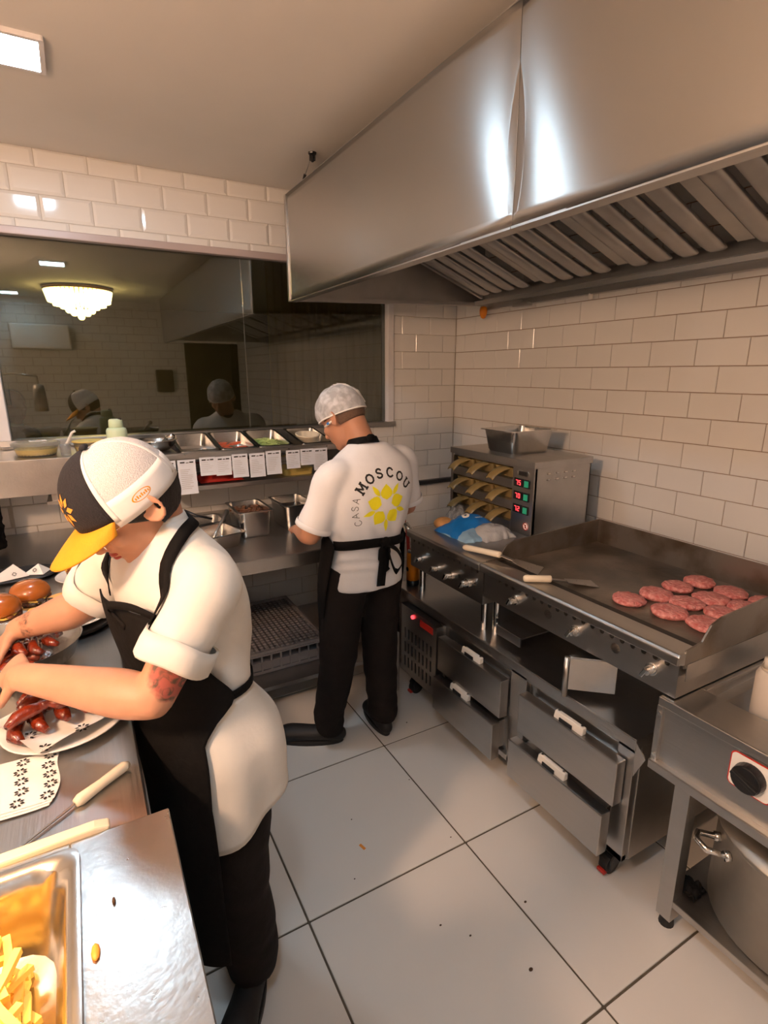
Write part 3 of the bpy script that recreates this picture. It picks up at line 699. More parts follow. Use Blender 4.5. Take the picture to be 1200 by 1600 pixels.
for r in range(2):
    for c_ in range(4):
        xx = WXF+.09+c_*.055; zz = WZ1_-.06-r*.028
        MB().ell((xx, WY0+.001, zz), ((.017, 0, 0), (0, .006, 0), (0, 0, .006)), 10, 6).build('louvre', 'chrome', wm, smooth=True)

def pan_mb(sx, sy, dep, r=.028, rim=.014, taper=.9):
    """gastronorm pan, rim top at z=dep, base at 0, centred"""
    mb = MB()
    mb.loft([rrect(0, 0, 0, sx*taper-.02, sy*taper-.02, r*.6), rrect(0, 0, .012, sx*taper, sy*taper, r), rrect(0, 0, dep-.004, sx, sy, r), rrect(0, 0, dep-.004, sx+2*rim, sy+2*rim, r*.8),
             rrect(0, 0, dep, sx+2*rim, sy+2*rim, r*.8), rrect(0, 0, dep, sx-.004, sy-.004, r*.95), rrect(0, 0, dep-.006, sx-.006, sy-.006, r*.95), rrect(0, 0, .014, sx*taper-.006, sy*taper-.006, r), rrect(0, 0, .003, sx*taper-.03, sy*taper-.03, r*.6)])
    return mb
def pan(loc, sx, sy, dep, label, Mx=None, mt='steel_pan', group=None, **k):
    mb = pan_mb(sx, sy, dep, **k); R = Mx.to_4x4() if Mx else Matrix.Identity(4)
    mb.xf(Matrix.Translation(V(loc)) @ R)
    o = mb.build('steel_pan', mt, origin=loc); smooth_angle(o, .5); tag(o, label, 'steel pan', group); return o
pan((1.975, 2.12, WZ1_), .27, .24, .115, 'deep empty steel pan standing on top of the warming cabinet', taper=.88)
# ================================================================== THINGS ON THE RANGE
bag = thing('bread_bag', (1.6, 2.02, ZG), 'crumpled blue and clear plastic bread bag on the range top', 'bread bag')
def crumple(u, v, x0, x1, y0, y1, h, sd, zb):
    a = (u-.5)*2; c_ = (v-.5)*2; dome = max(0, 1-a*a)**.5*max(0, 1-c_*c_)**.5
    n1 = noise.noise(V((u*3.2+sd, v*3.2, sd))); n2 = noise.noise(V((u*8+sd, v*8, sd)))
    return (x0+(x1-x0)*u+.012*n1, y0+(y1-y0)*v+.012*n2, zb+h*dome*(1+.35*n1)+.006*abs(n2)*dome)
MB().grid(lambda u, v: crumple(u, v, 1.46, 1.72, 1.93, 2.12, .072, 1.3, ZG+.002), 26, 22).build('blue_panel', 'bag_blue', bag, smooth=True)
MB().grid(lambda u, v: crumple(u, v, 1.46, 1.66, 1.86, 2.06, .030, 4.1, ZG+.001), 22, 22).build('film', 'bag_light_blue', bag, smooth=True)
MB().grid(lambda u, v: crumple(u, v, 1.55, 1.74, 1.83, 1.99, .055, 8.1, ZG+.001), 24, 22).build('clear_end', 'bag_clear', bag, smooth=True)
MB().grid(lambda u, v: crumple(u, v, 1.56, 1.69, 2.13, 2.19, .09, 12.1, ZG+.001), 22, 22).build('clear_end', 'clear_plastic', bag, smooth=True)
def bag_z(x, y):
    u, v = (x-1.46)/.26, (y-1.93)/.19; return crumple(u, v, 1.46, 1.72, 1.93, 2.12, .072, 1.3, ZG+.002)[2]+.003
def ring_print(cx, cy, r0, r1, m, name):
    mb = MB(); n = 22
    mb.loft([[V((cx+r*math.cos(2*PI*k/n), cy+r*1.0*math.sin(2*PI*k/n), bag_z(cx+r*math.cos(2*PI*k/n), cy+r*math.sin(2*PI*k/n)))) for k in range(n)] for r in (r0, r1)], False, False)
    mb.build(name, m, bag)
ring_print(1.575, 2.02, .007, .019, 'paper', 'printed_ring'); ring_print(1.575, 2.02, .001, .0045, 'black_print', 'printed_ring'); ring_print(1.635, 2.03, .009, .021, 'paper', 'printed_ring')
pl = MB()
for k in range(6):
    x, y = 1.545+.012*k, 2.064+.002*math.sin(k*2); z = bag_z(x, y); pl.box((x, y, z), (.007, .014-.003*(k % 2), .001))
for k in range(4):
    x, y = 1.61+.011*k, 1.982; z = bag_z(x, y); pl.box((x, y, z), (.007, .011, .001))
pl.build('printed_letters', 'paper', bag)
bn = MB().ell((1.515, 2.115, ZG+.03), ((.05, 0, 0), (0, .045, 0), (0, 0, .03)), 18, 10).build('bread_roll', 'pita', smooth=True)
tag(bn, 'golden bread roll half covered by the blue plastic bag', 'bread roll')
# gas torch
tc_ = thing('gas_torch', (1.422, 2.245, .57), 'orange gas canister with kitchen torch head standing on the refrigerator worktop', 'gas torch')
tx, ty = 1.422, 2.245
MB().lathe([(.030, .57), (.033, .574), (.033, .60)], (tx, ty, 0), 22).build('can_base', 'black_plastic', tc_, smooth=True)
MB().lathe([(.033, .60), (.033, .735), (.030, .748)], (tx, ty, 0), 22).build('can', 'orange_can', tc_, smooth=True)
MB().lathe([(.030, .748), (.026, .760), (.018, .764)], (tx, ty, 0), 22).build('can_shoulder', 'chrome', tc_, smooth=True)
MB().lathe([(.013, .764), (.015, .775), (.015, .80), (.010, .806)], (tx, ty, 0), 14).build('valve', 'chrome', tc_, smooth=True)
MB().tube([(tx, ty, .80), (tx+.0, ty, .825), (tx-.004, ty+.02, .85), (tx-.008, ty+.06, .885)], [.012, .014, .016, .014], 12).build('torch_nozzle', 'chrome', tc_, smooth=True)
MB().tube([(tx, ty-.01, .782), (tx, ty-.040, .784)], [.007, .010], 10).build('gas_knob', 'chrome', tc_)
MB().cyl((tx-.0338, ty, .66), (tx-.0332, ty, .66), .012, n=16).build('can_emblem', 'black_print', tc_)
hs = MB().tube([(1.42, 2.32, .95), (1.41, 2.33, .88), (1.40, 2.34, .80), (1.40, 2.31, .78), (1.405, 2.30, .84), (1.41, 2.32, .92), (1.43, 2.36, .96)], .005, 6).build('cable', 'cream_plastic', smooth=True)
tag(hs, 'thin pale cable looped behind the orange gas torch', 'cable')
hs = MB().tube([(1.46, 2.40, .90), (1.44, 2.36, .86), (1.43, 2.31, .80), (1.44, 2.31, .66), (1.46, 2.33, .58)], .009, 8).build('gas_hose', 'red_plastic', smooth=True)
tag(hs, 'reddish gas hose hanging at the end of the range', 'hose')
pr = MB().bb(1.80, XR-.01, YB-.05, YB-.005, .885, .915).build('wall_rail', 'pipe_black', bevel=.008)
tag(pr, 'black horizontal rail on the tiled wall in the corner', 'rail')

# ================================================================== FRYER BENCH
fy = thing('fryer_bench', (1.7, .4, 0), 'stainless steel bench fryer on legs beside the griddle', 'fryer')
RX, RY1, RY0, RZ = 1.362, .822, .02, .738
# top deck with basin opening
b = MB(); x0, x1, y0, y1 = RX, 2.06, RY0, RY1; ox0, ox1, oy0, oy1 = RX+.145, 1.98, RY0+.06, RY1-.05
b.bb(x0, ox0, y0, y1, RZ-.028, RZ).bb(ox1, x1, y0, y1, RZ-.028, RZ).bb(ox0, ox1, y0, oy0, RZ-.028, RZ).bb(ox0, ox1, oy1, y1, RZ-.028, RZ)
b.build('deck', 'steel_y', fy, bevel=.003)
b = MB(); b.loft([rrect((ox0+ox1)/2, (oy0+oy1)/2, RZ-.01, ox1-ox0, oy1-oy0, .012), rrect((ox0+ox1)/2, (oy0+oy1)/2, RZ-.03, ox1-ox0-.01, oy1-oy0-.01, .012), rrect((ox0+ox1)/2, (oy0+oy1)/2, RZ-.03, ox1-ox0-.07, oy1-oy0-.07, .012), rrect((ox0+ox1)/2, (oy0+oy1)/2, RZ-.16, ox1-ox0-.09, oy1-oy0-.09, .03)], False, True)
b.build('basin', 'steel_y', fy)
MB().bb(RX+.012, RX+.02, RY0+.006, RY1-.006, .534, RZ-.027).bb(2.04, 2.05, RY0+.006, RY1-.006, .534, RZ-.027).bb(RX+.02, 2.04, RY1-.014, RY1-.006, .534, RZ-.027).bb(RX+.02, 2.04, RY0+.006, RY0+.014, .534, RZ-.027).build('body', 'steel_y', fy)
MB().bb(RX-.002, RX+.016, RY1-.018, RY1, .53, RZ-.026).build('front_post', 'steel_y', fy, bevel=.002)
MB().bb(RX-.012, 2.06, RY0, RY1, .505, .534).build('stand_top', 'steel_y', fy, bevel=.003)
for xx in (RX+.01, 1.97):
    for yy in (.70, .06):
        l = MB().prism([(xx, yy, .03), (xx+.045, yy, .03), (xx+.045, yy+.004, .03), (xx+.004, yy+.004, .03), (xx+.004, yy+.045, .03), (xx, yy+.045, .03)], (0, 0, .476)).build('leg', 'steel_y', fy)
        MB().cyl((xx+.02, yy+.02, 0), (xx+.02, yy+.02, .034), .022, .018, 14).build('foot', 'black_rubber', l)
MB().bb(RX+.012, 2.02, .06, .745, .085, .108).build('undershelf', 'steel_y', fy, bevel=.002)
# dial plate and knob on the front
pz, py = .648, .565
pp = MB().loft([[V((RX+.0105, py+q.x, pz+q.y)) for q in rrect(0, 0, 0, .105, .10, .014)], [V((RX+.0125, py+q.x, pz+q.y)) for q in rrect(0, 0, 0, .105, .10, .014)]]).build('dial_plate', 'red_label', fy)
MB().loft([[V((RX+.0098, py+q.x, pz+q.y)) for q in rrect(0, 0, 0, .099, .094, .012)], [V((RX+.012, py+q.x, pz+q.y)) for q in rrect(0, 0, 0, .099, .094, .012)]]).build('dial_face', 'paper', pp)
kn = MB().cyl((RX+.010, py, pz), (RX-.016, py, pz), .039, .036, 28).build('dial', 'black_plastic', pp, bevel=.003)
MB().box((RX-.020, py, pz), (.012, .068, .012), Matrix.Rotation(.35, 3, 'X')).build('dial_grip', 'black_plastic', kn, bevel=.002)
MB().cyl((RX+.012, .435, .65), (RX+.002, .435, .65), .012, n=14).build('pilot_lamp', 'black_plastic', fy)
for zz in (.69, .555): MB().cyl((RX-.003, RY1-.012, zz), (RX-.008, RY1-.012, zz), .006, n=10).build('screw', 'chrome', fy)
# squeeze bottle / jug on the deck
jg = thing('plastic_jug', (1.66, .665, RZ-.16), 'white translucent plastic jug standing in the fryer deck opening', 'jug')
jx, jy = 1.66, .665
MB().lathe([(.050, RZ-.16), (.052, RZ-.15), (.052, RZ+.055), (.046, RZ+.07), (.042, RZ+.075)], (jx, jy, 0), 24).build('body', 'milky_plastic', jg, smooth=True)
MB().lathe([(.042, RZ+.075), (.040, RZ+.08), (.038, RZ+.095), (.012, RZ+.10)], (jx, jy, 0), 24).build('cap', 'milky_plastic', jg, smooth=True)
MB().tube([(jx-.024, jy+.014, RZ+.085), (jx-.026, jy+.016, RZ+.115)], [.016, .013], 12).build('spout', 'milky_plastic', jg, smooth=True)
# stock pot on the lower shelf
pt = thing('stock_pot', (1.62, .40, .108), 'large dull aluminium stock pot on the shelf under the fryer', 'pot')
px, py_ = 1.635, .465
MB().lathe([(.235, .110), (.25, .125), (.25, .385), (.256, .392), (.256, .40), (.246, .40), (.243, .385), (.243, .14), (.22, .125)], (px, py_, 0), 48).build('body', 'pot_aluminium', pt, smooth=True)
MB().lathe([(.262, .402), (.262, .412), (.20, .425), (.05, .430)], (px, py_, 0), 40).build('lid', 'pot_aluminium', pt, smooth=True)
hb = MB(); a0 = 2.45
for da in (-.13, .13):
    a = a0+da; hb.cyl((px+.25*math.cos(a), py_+.25*math.sin(a), .345), (px+.265*math.cos(a), py_+.265*math.sin(a), .345), .014, n=10)
hb.tube([(px+.26*math.cos(a0-.13), py_+.26*math.sin(a0-.13), .345), (px+.31*math.cos(a0-.10), py_+.31*math.sin(a0-.10), .355), (px+.325*math.cos(a0), py_+.325*math.sin(a0), .36), (px+.31*math.cos(a0+.10), py_+.31*math.sin(a0+.10), .355), (px+.26*math.cos(a0+.13), py_+.26*math.sin(a0+.13), .345)], .009, 10)
hb.build('handle', 'chrome', pt, smooth=True)
rag = MB().grid(lambda u, v: (1.425+u*.062, .668+v*.065, .110+.03*abs(noise.noise(V((u*4, v*4, 2))))+.02*math.sin(PI*u)*math.sin(PI*v)), 14, 14).build('cloth_rag', 'black_cloth', smooth=True, solid=.004)
tag(rag, 'dark crumpled rag on the fryer shelf beside the pot', 'rag')

# ================================================================== BACK COUNTER, PASS SHELF
bc = thing('back_counter', (1.0, 2.65, 0), 'dark steel counter along the wall under the pass shelf', 'counter')
BCY = 2.175
MB().bb(XL, 1.33, BCY+.002, YB-.004, ZT-.04, ZT).build('worktop', 'steel_y', bc, bevel=.003)
MB().bb(.036, 1.33, BCY, BCY+.012, ZT-.062, ZT-.003).build('front_edge', 'steel_y', bc, bevel=.002)
MB().bb(.05, 1.33, YB-.05, YB-.04, ZT-.30, ZT-.04).build('rear_apron', 'steel_matte', bc)
for xx in (.10, 1.28):
    for yy in (BCY+.03, YB-.10): MB().bb(xx, xx+.04, yy, yy+.04, 0, ZT-.04).build('leg', 'steel_matte', bc, bevel=.003)
MB().bb(.05, 1.33, BCY+.10, YB-.05, .17, .19).build('undershelf', 'steel_y', bc)
# pass shelf over the counter
ps = thing('pass_shelf', (.4, 2.9, 1.1), 'stainless steel pass shelf with lowered pan rail under the window', 'shelf')
SY = 2.70
MB().bb(XL, .26, SY, YB-.004, 1.268, 1.290).build('shelf', 'steel_x', ps, bevel=.003)
MB().bb(XL, .26, SY-.002, SY+.004, 1.135, 1.290).build('front_panel', 'steel_y', ps, bevel=.002)
MB().bb(.26, .395, SY+.034, YB-.03, 1.262, 1.272).build('shelf', 'steel_x', ps)
MB().bb(.395, 1.34, SY+.352, YB-.03, 1.245, 1.322).build('rear_ledge', 'steel_x', ps, bevel=.003)
MB().bb(.26, 1.34, SY-.002, SY+.034, 1.238, 1.272).build('rail', 'steel_y', ps, bevel=.003)
MB().bb(.26, .275, SY, YB-.004, 1.09, 1.272).build('side_plate', 'steel_x', ps)
MB().bb(1.325, 1.34, SY, YB-.004, 1.09, 1.272).build('side_plate', 'steel_x', ps)
MB().bb(.275, 1.325, SY+.02, YB-.004, 1.085, 1.10).build('lower_shelf', 'steel_y', ps)
MB().bb(.262, 1.34, SY+.0, SY+.026, 1.085, 1.108).build('lower_edge', 'steel_y', ps, bevel=.002)
MB().bb(-.14, .05, SY+.03, SY+.06, 1.10, 1.135).bb(-.16, .06, SY+.02, SY+.34, 1.085, 1.10).build('bracket', 'steel_y', ps)
MB().bb(.29, 1.32, SY-.010, SY-.003, 1.245, 1.268).build('ticket_rail', 'steel', ps, bevel=.002)
for xx in (.275, 1.325): MB().bb(xx-.01, xx+.01, YB-.06, YB-.02, ZT, 1.09).build('post', 'steel_matte', ps)
# order tickets
def ticket(x, wd, ln, ztop, label, curl, y=SY-.013):
    t = thing('order_ticket', (x, y, ztop-ln), label, 'order ticket', 'paper order tickets on the pass rail')
    def tf(u, v): return (x+(u-.5)*wd+.004*curl*v*v, y-.002-.018*abs(curl)*v*v, ztop-v*ln)
    MB().grid(tf, 4, 8).build('slip', 'ticket_paper', t, smooth=True)
    mb = MB()
    def bar(u0, u1, v0, v1):
        mb.add([V(tf(a, b_))+V((0, -.0012, 0)) for a, b_ in ((u0, v0), (u1, v0), (u1, v1), (u0, v1))], [(0, 1, 2, 3)])
    bar(.14, .40, .08/ln*.12, .08/ln*.12+.05*.12/ln); bar(.46, .62, .08/ln*.12+.02, .08/ln*.12+.04*.12/ln+.01); bar(.66, .88, .08/ln*.12, .08/ln*.12+.05*.12/ln)
    mb.build('header_print', 'black_print', t)
    m2 = MB(); mb = m2; random.seed(int(x*1000))
    v = .28
    while v < .85: bar(.12, random.uniform(.5, .88), v, v+.012); v += .075*.12/ln
    m2.build('text_lines', 'steel_matte', t)
TK = [(.335, .082, .115, 1.243, 'wide order ticket at the pass rail end by the bottle', .2), (.425, .082, .165, 1.243, 'long order ticket hanging lowest from the pass rail', .5), (.522, .075, .088, 1.248, 'short order ticket right of the long hanging ticket', .3),
      (.598, .075, .092, 1.246, 'short order ticket overlapping its neighbour at the middle of the rail', -.3), (.678, .078, .115, 1.252, 'curling order ticket left of the pair below the tomato pan', .4), (.765, .078, .120, 1.250, 'straight order ticket below the tomato pan', .2),
      (.85, .080, .120, 1.256, 'order ticket below the lettuce pan ending the long run', .3), (.955, .075, .095, 1.252, 'order ticket after the gap in the rail', .2), (1.032, .072, .085, 1.254, 'smaller order ticket between two slips close to the cook in the hairnet', .2), (1.108, .080, .115, 1.252, 'order ticket half hidden by the cook in the hairnet', .3)]
for t in TK: ticket(*t)
# pans on the pass shelf (tilted)
TL = Matrix.Rotation(math.radians(9.5), 3, 'X')
def top_pan(x, label, fill=None, wd=.165):
    o = pan((x, SY+.200, 1.2286), wd, .30, .075, label, TL, group='pans along the pass rail', rim=.011, r=.022)
    return o
pans_x = [(.503, 'empty steel pan on the pass rail beside the mixing bowl'), (.693, 'steel pan of tomato slices on the pass rail'), (.885, 'steel pan of shredded lettuce on the pass rail'), (1.12, 'steel pan holding a round cream tub on the pass rail')]
for x, lb in pans_x: top_pan(x, lb)
def pan_pt(x, u, v, h):  # point inside tilted pan
    return V((x, SY+.200, 1.2286)) + TL @ V((u, v, h))
tb_ = MB()
for i in range(7):
    u, v = random.uniform(-.05, .05), -.10+i*.03; c_ = pan_pt(.693, u, v, .030+.004*(i % 3))
    o = MB().ell(c_, (TL @ V((.036, 0, .006)), TL @ V((0, .034, -.004)), TL @ V((0, 0, .006))), 14, 6).build('tomato_slice', 'tomato', smooth=True)
    tag(o, 'tomato slice in the steel pan on the pass rail', 'tomato slice', 'tomato slices in the pan')
lt = MB()
for i in range(420):
    u, v = random.uniform(-.068, .068), random.uniform(-.13, .13); h = .026+.020*(1-(u/.07)**2)*(1-(v/.14)**2)+random.uniform(-.006, .006)
    lt.box(pan_pt(.885, u, v, h), (.022, .0035, .0025), Matrix.Rotation(random.uniform(0, PI), 3, 'Z') @ Matrix.Rotation(random.uniform(-.5, .5), 3, 'X'))
lo = lt.build('shredded_lettuce', 'lettuce'); lo['kind'] = 'stuff'; tag(lo, 'pale green shredded lettuce filling a pan on the pass rail', 'lettuce')
tub = MB().lathe([(.05, 0), (.058, .004), (.066, .07), (.069, .072), (.069, .078), (.060, .078), (.052, .012)], (0, 0, .003), 26).xf(Matrix.Translation(V((1.12, SY+.203, 1.2286))) @ TL.to_4x4()).build('round_tub', 'cream_plastic', smooth=True)
tag(tub, 'round cream plastic tub standing in the last pan on the rail', 'tub')
# bowl, tubs, bottle, spoon on the pass shelf
mbw = MB().lathe([(.03, 0), (.06, .006), (.085, .03), (.096, .055), (.099, .056), (.094, .05), (.082, .03), (.058, .01), (.02, .005)], (.321, SY+.16, 1.272), 32).build('mixing_bowl', 'steel_pan', smooth=True)
tag(mbw, 'small shiny steel mixing bowl on the pass shelf', 'bowl')
MBt = MB().tube([(.337, SY+.125, 1.308), (.366, SY+.078, 1.340), (.385, SY+.046, 1.352)], [.006, .010, .012], 8).build('serving_tongs', 'chrome', smooth=True)
tag(MBt, 'steel tongs end lying by the small mixing bowl', 'tongs')
sb = thing('squeeze_bottle', (.155, SY+.10, 1.29), 'pale green squeeze bottle with cut spout on the pass shelf', 'bottle')
bx, by = .150, SY+.10
MB().lathe([(.040, 1.290), (.044, 1.297), (.044, 1.385), (.040, 1.395), (.030, 1.40)], (bx, by, 0), 26).build('body', 'green_milky', sb, smooth=True)
MB().lathe([(.030, 1.40), (.031, 1.402), (.029, 1.432), (.024, 1.437), (.012, 1.437)], (bx, by, 0), 22).build('cap', 'green_milky', sb, smooth=True)
MB().ell((bx+.018, by-.012, 1.437), ((.009, 0, 0), (0, .007, 0), (0, 0, .006)), 8, 6).build('sauce_drip', 'sauce_dark', sb, smooth=True)
def tubc(x, y, r, h, label, fillm, lid):
    t = thing('food_tub', (x, y, 1.29), label, 'food tub')
    MB().lathe([(r*.82, 1.290), (r*.86, 1.294), (r, 1.29+h), (r+.004, 1.29+h), (r+.004, 1.29+h+.005), (r-.004, 1.29+h+.005), (r*.84, 1.296)], (x, y, 0), 32).build('tub', 'clear_plastic', t, smooth=True)
    MB().lathe([(r*.84, 1.296), (r*.93, 1.29+h*.62), (r*.5, 1.29+h*.66)], (x, y, 0), 28).build('filling', fillm, t, smooth=True)
    if lid:
        MB().lathe([(r+.006, 1.29+h-.004), (r+.008, 1.29+h+.006), (r-.01, 1.29+h+.012), (.02, 1.29+h+.012)], (x, y, 0), 32).build('lid', 'clear_plastic', t, smooth=True)
        l = MB().box((x+.01, y-.005, 1.29+h+.0135), (.065, .045, .001), Matrix.Rotation(.2, 3, 'Z')).build('date_label', 'paper', t)
        lb = MB()
        for q in range(3): lb.box((x-.008+q*.013, y-.005, 1.29+h+.0143), (.003, .028, .0006), Matrix.Rotation(.5, 3, 'Z'))
        lb.build('label_print', 'black_print', t)
    else:
        MB().lathe([(r+.005, 1.29+h+.001), (r+.006, 1.29+h+.006), (r-.003, 1.29+h+.006)], (x, y, 0), 32).build('rim', 'sauce_yellow', t, smooth=True)
tubc(-.175, SY+.14, .088, .05, 'round lidded clear tub with a paper label on the pass shelf', 'sauce_yellow', True)
tubc(.03, SY+.13, .062, .048, 'open clear tub with yellow rim on the pass shelf', 'sauce_yellow', False)
spn = MB().tube([(-.075, SY+.12, 1.30), (-.05, SY+.11, 1.345), (-.03, SY+.10, 1.385), (-.015, SY+.10, 1.392)], [.012, .006, .005, .006], 8).build('plastic_spoon', 'white_plastic', smooth=True)
tag(spn, 'white plastic spoon leaning between the two clear tubs', 'spoon')
cupb = MB().lathe([(.018, 1.29), (.02, 1.295), (.022, 1.34), (.019, 1.34), (.017, 1.297)], (-.062, SY+.06, 0), 16).build('small_cup', 'clear_plastic', smooth=True)
tag(cupb, 'small clear plastic cup beside the spoon on the pass shelf', 'cup')
bxx = MB().bb(.34, .42, SY+.10, SY+.2, 1.101, 1.15).build('carton', 'meat_brown', bevel=.003); tag(bxx, 'brown carton on the lower level of the pass shelf', 'box')
bxx = MB().grid(lambda u, v: (.50+.22*u, SY+.08+.18*v, 1.105+.045*(math.sin(PI*u)*math.sin(PI*v))**.5*(1+.3*noise.noise(V((u*5, v*5, 3))))), 16, 10).build('red_bag', 'red_label', smooth=True, solid=.003); tag(bxx, 'flat red bag on the lower level of the pass shelf', 'bag')
bxx = MB().loft([rrect(1.02, SY+.16, 1.101, .16, .16, .02), rrect(1.02, SY+.16, 1.135, .17, .17, .02), rrect(1.02, SY+.16, 1.138, .16, .16, .02)]).build('food_box', 'sauce_yellow'); tag(bxx, 'pale yellow box on the lower level of the pass shelf', 'box')

# pans on the back counter
cp1 = pan((.685, 2.60, ZT), .155, .25, .135, 'deep steel pan of cooked meat on the back counter', rim=.011, r=.024)
cp2 = pan((.915, 2.62, ZT), .155, .25, .135, 'deep steel pan of dark sauce on the back counter near the cook in the hairnet', rim=.011, r=.024)
cp3 = pan((.50, 2.47, ZT), .16, .20, .07, 'shallow steel pan holding a ladle on the back counter', Matrix.Rotation(.25, 3, 'Z'), rim=.011, r=.03)
cp4 = pan((.46, 2.72, ZT), .22, .16, .065, 'shallow steel pan behind the ladle pan under the tickets', rim=.011, r=.03)
for (x, y, fm, nm, lab) in ((.685, 2.60, 'meat_brown', 'cooked_meat', 'chopped brown meat in the deep counter pan'), ):
    mb = MB()
    for i in range(150):
        u, v = random.uniform(-.07, .07), random.uniform(-.11, .11)
        mb.box((x+u, y+v, ZT+.100+random.uniform(-.008, .012)), (random.uniform(.008, .022), random.uniform(.006, .014), .008), Matrix.Rotation(random.uniform(0, 3), 3, 'Z') @ Matrix.Rotation(random.uniform(-.6, .6), 3, 'X'))
    o = mb.build(nm, fm); o['kind'] = 'stuff'; tag(o, lab, 'meat')
sc = MB().loft([rrect(.915, 2.62, ZT+.09, .14, .235, .022), rrect(.915, 2.62, ZT+.095, .138, .233, .02)]).build('dark_sauce', 'sauce_dark'); tag(sc, 'dark sauce filling the deep pan near the cook in the hairnet', 'sauce')
ld = MB().tube([(.47, 2.46, .89), (.50, 2.49, .93), (.54, 2.54, .965), (.575, 2.59, .995)], [.012, .006, .007, .012], 8).build('ladle', 'steel', smooth=True); tag(ld, 'grey handled ladle resting across the shallow counter pan', 'ladle')
lb2 = MB().tube([(.395, 2.71, .985), (.45, 2.69, .965), (.52, 2.67, .945)], [.016, .006, .006], 8).build('black_spoon', 'black_plastic', smooth=True); tag(lb2, 'black plastic spoon lying on the rear shallow pan', 'spoon')
jr = thing('sauce_jar', (.29, 2.66, ZT), 'pink sauce jar with conical nozzle behind the cook in the cap', 'jar')
MB().lathe([(.040, ZT), (.043, ZT+.005), (.043, ZT+.075), (.036, ZT+.09)], (.29, 2.66, 0), 22).build('body', 'sauce_pink', jr, smooth=True)
MB().lathe([(.037, ZT+.09), (.038, ZT+.102), (.020, ZT+.112), (.012, ZT+.14), (.004, ZT+.145)], (.29, 2.66, 0), 20).build('cap', 'sauce_pink', jr, smooth=True)
ct = MB().loft([rrect(.26, 2.80, ZT, .15, .12, .02), rrect(.26, 2.80, ZT+.09, .17, .14, .02), rrect(.26, 2.80, ZT+.095, .17, .14, .02)]).build('clear_box', 'clear_plastic', smooth=False); tag(ct, 'clear plastic food box on the back counter under the tickets', 'box')
# crates under the back counter
def crate(x0, x1, y0, y1, z0, label, z1):
    t = thing('plastic_crate', ((x0+x1)/2, (y0+y1)/2, z0), label, 'crate', 'grey plastic crates under the back counter')
    fr_ = MB()
    fr_.bb(x0, x1, y0, y0+.012, z1-.016, z1).bb(x0, x1, y0, y0+.012, z0, z0+.016).bb(x0, x0+.014, y0, y0+.014, z0, z1).bb(x1-.014, x1, y0, y0+.014, z0, z1)
    fr_.bb(x0, x0+.012, y0, y1, z1-.016, z1).bb(x1-.012, x1, y0, y1, z1-.016, z1).bb(x0, x1, y1-.012, y1, z0, z1)
    fr_.build('frame', 'crate_grey', t)
    MB().bb(x0, x0+.006, y0, y1, z0, z1).build('side_wall', 'crate_grey', t); MB().bb(x1-.006, x1, y0, y1, z0, z1).build('side_wall', 'crate_grey', t)
    n = int((x1-x0)/.045)
    for k in range(1, n):
        xx = x0+(x1-x0)*k/n; MB().bb(xx-.004, xx+.004, y0, y0+.008, z0, z1).build('slat', 'crate_grey', t)
    MB().bb(x0, x1, y0, y0+.008, (z0+z1)/2-.005, (z0+z1)/2+.005).build('slat', 'crate_grey', t)
    MB().bb(x0+.012, x1-.012, y0+.004, y0+.03, z0+.02, z0+.06).build('inner_floor', 'crate_grey', t)
    # perforated base or lid: lattice of bars
    lat = MB(); zz = z1-.012; n1, n2 = 17, 22
    for k in range(n1+1):
        xx = x0+(x1-x0)*k/n1; lat.bb(xx-.0055, xx+.0055, y0, y1, zz-.008, zz)
    for k in range(n2+1):
        yy = y0+(y1-y0)*k/n2; lat.bb(x0, x1, yy-.0065, yy+.0065, zz-.008, zz)
    o = lat.build('lattice', 'crate_grey', t); o['kind'] = 'stuff'
    MB().bb(x0, x1, y0, y1, z0, z0+.01).build('base', 'crate_grey', t)
crate(.55, .99, 2.40, 3.02, .192, 'grey plastic crate with lattice top on the shelf under the back counter', .31)
crate(.10, .52, 2.40, 3.02, .192, 'grey plastic crate mostly hidden behind the cook in the cap', .33)
tag(MB().bb(1.10, 1.30, 2.45, 2.75, .192, .26).build('food_carton', 'crate_grey', bevel=.004), 'small grey carton under the counter seen between the legs of the cook in the hairnet', 'box')
# ================================================================== PREP COUNTER ON THE LEFT
lc = thing('prep_counter', (-.6, 1.5, 0), 'stainless steel prep counter where the cook in the cap plates food', 'counter')
MB().bb(XL, .026, .845, BCY, ZT-.045, ZT-.0005).build('worktop', 'steel_y', lc, bevel=.004)
for xx in (-.06, XL+.05):
    for yy in (.87, 2.05): MB().bb(xx, xx+.04, yy, yy+.04, 0, ZT-.045).build('leg', 'steel_matte', lc, bevel=.003)
MB().bb(XL, 0, .9, 2.1, .20, .22).build('undershelf', 'steel_y', lc)
MB().bb(-.05, -.04, .88, 2.1, .22, ZT-.045).build('side_panel', 'steel_y', lc)
ZN = .95
NX1, NY1, NY0 = .052, .822, .22
PX0, PX1, PY0, PY1 = -.46, -.093, .30, .785
nt_ = thing('fries_station', (-.3, .5, 0), 'steel holding station with sunken pan of fries under a heat lamp', 'counter')
b = MB(); b.bb(PX1+.004, NX1, NY0, NY1, ZN-.03, ZN).bb(-.8, PX0-.004, NY0, NY1, ZN-.03, ZN).bb(PX0-.004, PX1+.004, PY1+.004, NY1, ZN-.03, ZN).bb(PX0-.004, PX1+.004, NY0, PY0-.004, ZN-.03, ZN)
b.build('top', 'steel', nt_, bevel=.002)
b = MB(); b.bb(-.8, NX1-.012, NY0, NY0+.01, .12, ZN-.03).bb(-.8, NX1-.012, NY1-.02, NY1-.012, .12, ZN-.03).bb(NX1-.02, NX1-.012, NY0, NY1-.012, .12, ZN-.03).bb(-.8, NX1-.012, NY0, NY1-.012, .12, .13)
